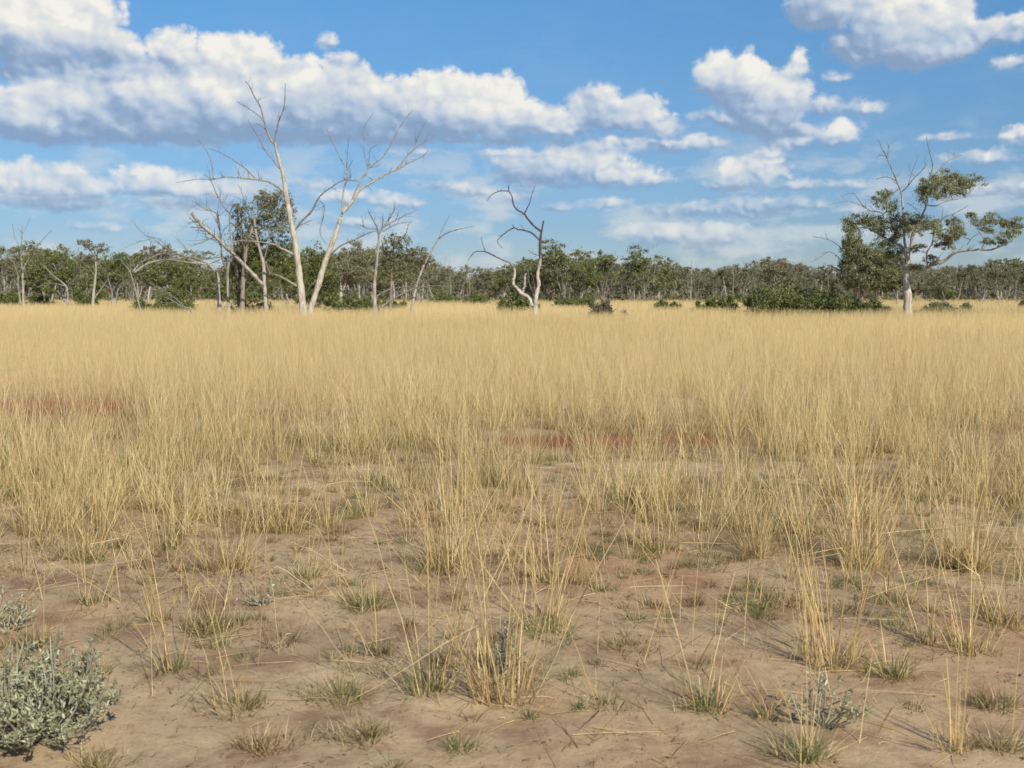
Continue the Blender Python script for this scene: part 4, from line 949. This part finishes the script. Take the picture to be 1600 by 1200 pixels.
if not SKYONLY:
    for (px, py, dp, w, h, lab, pal) in SHRUBS: shrub(px, py, dp, w, h, lab, pal, dens=.7 if px == 945 else 2.1)

# ------------------------------------------------------------------ the far belt of woodland
def make_tree(h, w, seed, pal, mat, leaf, n, low=.4, nl=5, lean=.1, dead=False, forks=3):
    r = np.random.default_rng(seed); tk = MB(); lf = MB(); tips = []
    for s in range(forks if dead else 1 + (seed % 2)):
        b = np.array([r.normal(0, .12), r.normal(0, .12), -.2]) ; top = np.array([r.normal(0, lean) * h, r.normal(0, lean) * h, h * r.uniform(.7, .95)])
        tt = np.linspace(0, 1, 12)[:, None]; p = b * (1 - tt) + top * tt + np.cumsum(r.normal(0, .012 * h, (12, 3)), 0) * np.array([1, 1, .2])
        rad = np.linspace(.022 * h, .005 * h, 12) * (.55 if dead else 1); limb(tk, p, rad, 6, (1, 1, 1), r)
        for j in range(nl):
            i = int(r.uniform(low, .95) * 11); a = r.uniform(0, 2 * math.pi); L = w * .5 * r.uniform(.5, 1.05)
            e = p[i] + np.array([math.cos(a) * L, math.sin(a) * L, L * r.uniform(.3, 1.1)]); e[2] = min(e[2], h * 1.0)
            q = p[i] * (1 - tt[::2]) + e * tt[::2] + r.normal(0, .05 * L, (6, 3)) * tt[::2]
            rr = np.linspace(rad[i] * .6, .012, 6); limb(tk, q, rr, 5, (1, 1, 1), r)
            twigs(tk, q, rr, r, 6 if dead else 3, h * .18, 3, 2 if dead else 1)
            tips.append(q[-1]); tips.append(q[3])
        tips.append(p[-1])
    if not dead:
        for t in tips: leaves(lf, t, np.array([w * .23, w * .23, h * .125]) * r.uniform(.75, 1.35), int(n * 2.3) // len(tips), leaf, leaf * .42, pal, r, .5, 6)
    return tk, lf

def belt():
    protos = {}
    def proto(key, **kw):
        tk, lf = make_tree(**kw); protos[key] = (tk, lf, kw)
    k = 0
    src = []
    specs = [('b', 'broad green crowned tree in the distant belt', dict(h=7, w=6.5, seed=201, pal=PGREEN, mat=0, leaf=.30, n=2600, low=.3, nl=6)),
             ('b', '', dict(h=7, w=5.5, seed=202, pal=PGUM, mat=0, leaf=.28, n=2300, low=.4, nl=6)),
             ('b', '', dict(h=7, w=6, seed=203, pal=PGREY, mat=0, leaf=.28, n=2100, low=.45, nl=6)),
             ('b', '', dict(h=7, w=5, seed=204, pal=PGREEN, mat=0, leaf=.28, n=2100, low=.25, nl=7)),
             ('b', '', dict(h=7, w=7, seed=205, pal=np.concatenate([PGUM, PGREEN]), mat=0, leaf=.30, n=2600, low=.4, nl=7)),
             ('b', '', dict(h=7, w=5, seed=206, pal=np.concatenate([PGREY, PDULL]), mat=0, leaf=.26, n=1700, low=.45, nl=6)),
             ('d', '', dict(h=6, w=4, seed=207, pal=PGREY, mat=0, leaf=.2, n=0, low=.35, nl=5, dead=True)),
             ('d', '', dict(h=6, w=3.4, seed=208, pal=PGREY, mat=0, leaf=.2, n=0, low=.3, nl=5, dead=True, forks=4)),
             ('d', '', dict(h=6, w=4.6, seed=209, pal=PGREY, mat=0, leaf=.2, n=0, low=.4, nl=6, dead=True, forks=2))]
    meshes = []
    for kd, _, kw in specs:
        tk, lf = make_tree(**kw)
        meshes.append((kd, kw['h'], tk.mesh('trunk', M_DEAD, smooth=True), lf.mesh('crown', M_LEAF) if kd == 'b' else None))
    r = np.random.default_rng(77)
    prof = [(-200, 400), (0, 396), (40, 386), (80, 380), (110, 392), (150, 394), (200, 396), (240, 388), (300, 398), (350, 404), (420, 402), (520, 396), (560, 384), (600, 386), (650, 394), (690, 408), (730, 418), (770, 420), (800, 408), (850, 402), (880, 390),
            (930, 390), (955, 408), (1000, 396), (1035, 402), (1080, 410), (1140, 410), (1190, 404), (1250, 404), (1290, 416), (1330, 416), (1380, 410), (1440, 404), (1490, 410), (1530, 410), (1570, 404), (1620, 404), (1800, 404)]
    px_, py_ = zip(*prof)
    srcs = {}
    def place(i, px, depth, topy, label, group):
        kd, h0, tk, lf = meshes[i]; x = (px - 800) / F * depth
        Hh = EYE + (458 - topy) * depth / F; s = Hh / h0
        nm = 'gum_tree' if kd == 'b' else 'dead_sapling'
        if i not in srcs:
            o = thing(nm, label, 'gum tree' if kd == 'b' else 'dead sapling', (0, 0, 0), group); link('trunk', tk, o)
            if lf: link('crown', lf, o)
            srcs[i] = o
        else:
            o = copy_tree(srcs[i]); o['label'] = label; o['group'] = group
        o.location = (x, depth, float(gh(x, depth))); o.rotation_euler = (0, 0, r.uniform(0, 2 * math.pi)); o.scale = (s * r.uniform(.85, 1.15),) * 2 + (s,)
    special = [(4, 890, 128, 380, 'wide crowned tree with pale limbs right behind the blackened dead tree'), (1, 932, 132, 386, 'drooping crowned tree at the right end of the raised clump near the blackened dead tree'),
               (0, 905, 120, 415, 'dense dark green round tree below the wide crowned one'), (4, 1012, 130, 388, 'tree standing higher than its neighbours above a grey thicket, right of the middle'),
               (2, 1215, 118, 406, 'broad grey green tree rising behind the largest shrub'), (3, 78, 105, 374, 'dark narrow topped tree between the second and third trunks from the left'),
               (5, 232, 100, 384, 'tree with a small dark peaked crown over the arching dead limbs'), (0, 270, 92, 408, 'bushy green tree behind the arching dead limbs'), (3, 300, 90, 412, 'green tree between the arching limbs and the green clump'),
               (1, 560, 100, 378, 'tree peeking out right of the two tall dead trunks'), (2, 1560, 125, 412, 'pale trunked crown near the right edge of the belt'), (3, 1478, 115, 432, 'dark green low crowned tree to the right of the big gum'),
               (4, 830, 135, 398, 'crown showing left of the upper blackened trunk'), (0, 105, 95, 398, 'green crowned tree behind the drooping grey dead tree'),
               (3, 338, 84, 402, 'leafy green tree just left of the olive crowned tall gum'), (0, 452, 82, 396, 'leafy green tree between the olive crowned gum and the two tall dead trunks'),
               (3, 508, 86, 396, 'leafy tree whose crown shows right between the upper parts of the two tall dead trunks'), (1, 615, 80, 384, 'olive leafy tree right behind the dead tree with tangled short branches'),
               (5, 655, 88, 398, 'grey leafed tree left of the thin curved white tree'), (0, 180, 98, 400, 'dark leafy tree between the flat crowned white trunk and the arching dead tree')]
    for sp_ in special: place(*sp_, 'taller trees of the far belt')
    for dp, step, lo in ((140, 30, .0), (160, 26, 6), (185, 24, 2)):
        x = -230 + r.uniform(0, 20)
        while x < 1830:
            ty = float(np.interp(x, px_, py_)) + r.uniform(0, 14) + lo
            i = int(r.choice([0, 1, 2, 3, 4, 5], p=[.08, .2, .28, .07, .12, .25]))
            place(i, x, dp + r.uniform(-9, 9), ty, 'one of the many grey green trees massed along the horizon', 'trees massed along the horizon')
            x += step * r.uniform(.6, 1.4)
    x = -200
    while x < 1800:
        place(int(r.integers(6, 9)), x, r.uniform(120, 150), float(np.interp(x, px_, py_)) + r.uniform(4, 36), 'one of the bare grey saplings along the front of the horizon trees', 'bare grey saplings along the horizon')
        x += r.uniform(10, 34)
    # understory and the depth of the wood: one mass
    mb = MB(); n = 2600
    d = r.uniform(150, 290, n); x = r.uniform(-.68, .68, n) * d; top = EYE + (458 - (np.interp(800 + x / d * F, px_, py_) + 12)) * d / F
    for i in range(n):
        hh = top[i] * r.uniform(.25, 1.0)
        leaves(mb, (x[i], d[i], hh * .75), (2.2, 2.2, max(.8, hh * .3)), 110, .55, .24, [PGREY, PGUM, PGREY, PDULL][int(r.integers(0, 4))], r, .3, 6)
    nb = 380; d = r.uniform(130, 170, nb); x = r.uniform(-.64, .64, nb) * d
    for i in range(nb): leaves(mb, (x[i], d[i], .8), (1.8, 1.5, r.uniform(.7, 1.5)), 150, .30, .14, [PGREEN, PGREY, PDULL, PGUM][int(r.integers(0, 4))], r, .1, 6)
    nt_ = 900; d = r.uniform(135, 230, nt_); x = r.uniform(-.64, .64, nt_) * d; hh = r.uniform(2.5, 6, nt_)
    tt = np.linspace(0, 1, 5)[None, :, None]
    b = np.stack([x, d, np.full(nt_, -.1)], 1); e = b + np.stack([r.normal(0, .4, nt_), r.normal(0, .4, nt_), hh], 1)
    p = b[:, None] * (1 - tt) + e[:, None] * tt + r.normal(0, .07, (nt_, 5, 3)) * tt
    tubes(mb, p, np.linspace(.085, .03, 5)[None].repeat(nt_, 0) * r.uniform(.5, 1.4, (nt_, 1)), pick(np.array([[.36, .32, .27], [.28, .25, .21], [.46, .42, .36]]), nt_, r), 4)
    tag(link('woodland', mb.mesh('woodland', M_LEAF)), 'dense far woodland of grey green scrub and thin trunks', 'woodland', kind='stuff')
if not SKYONLY: belt()
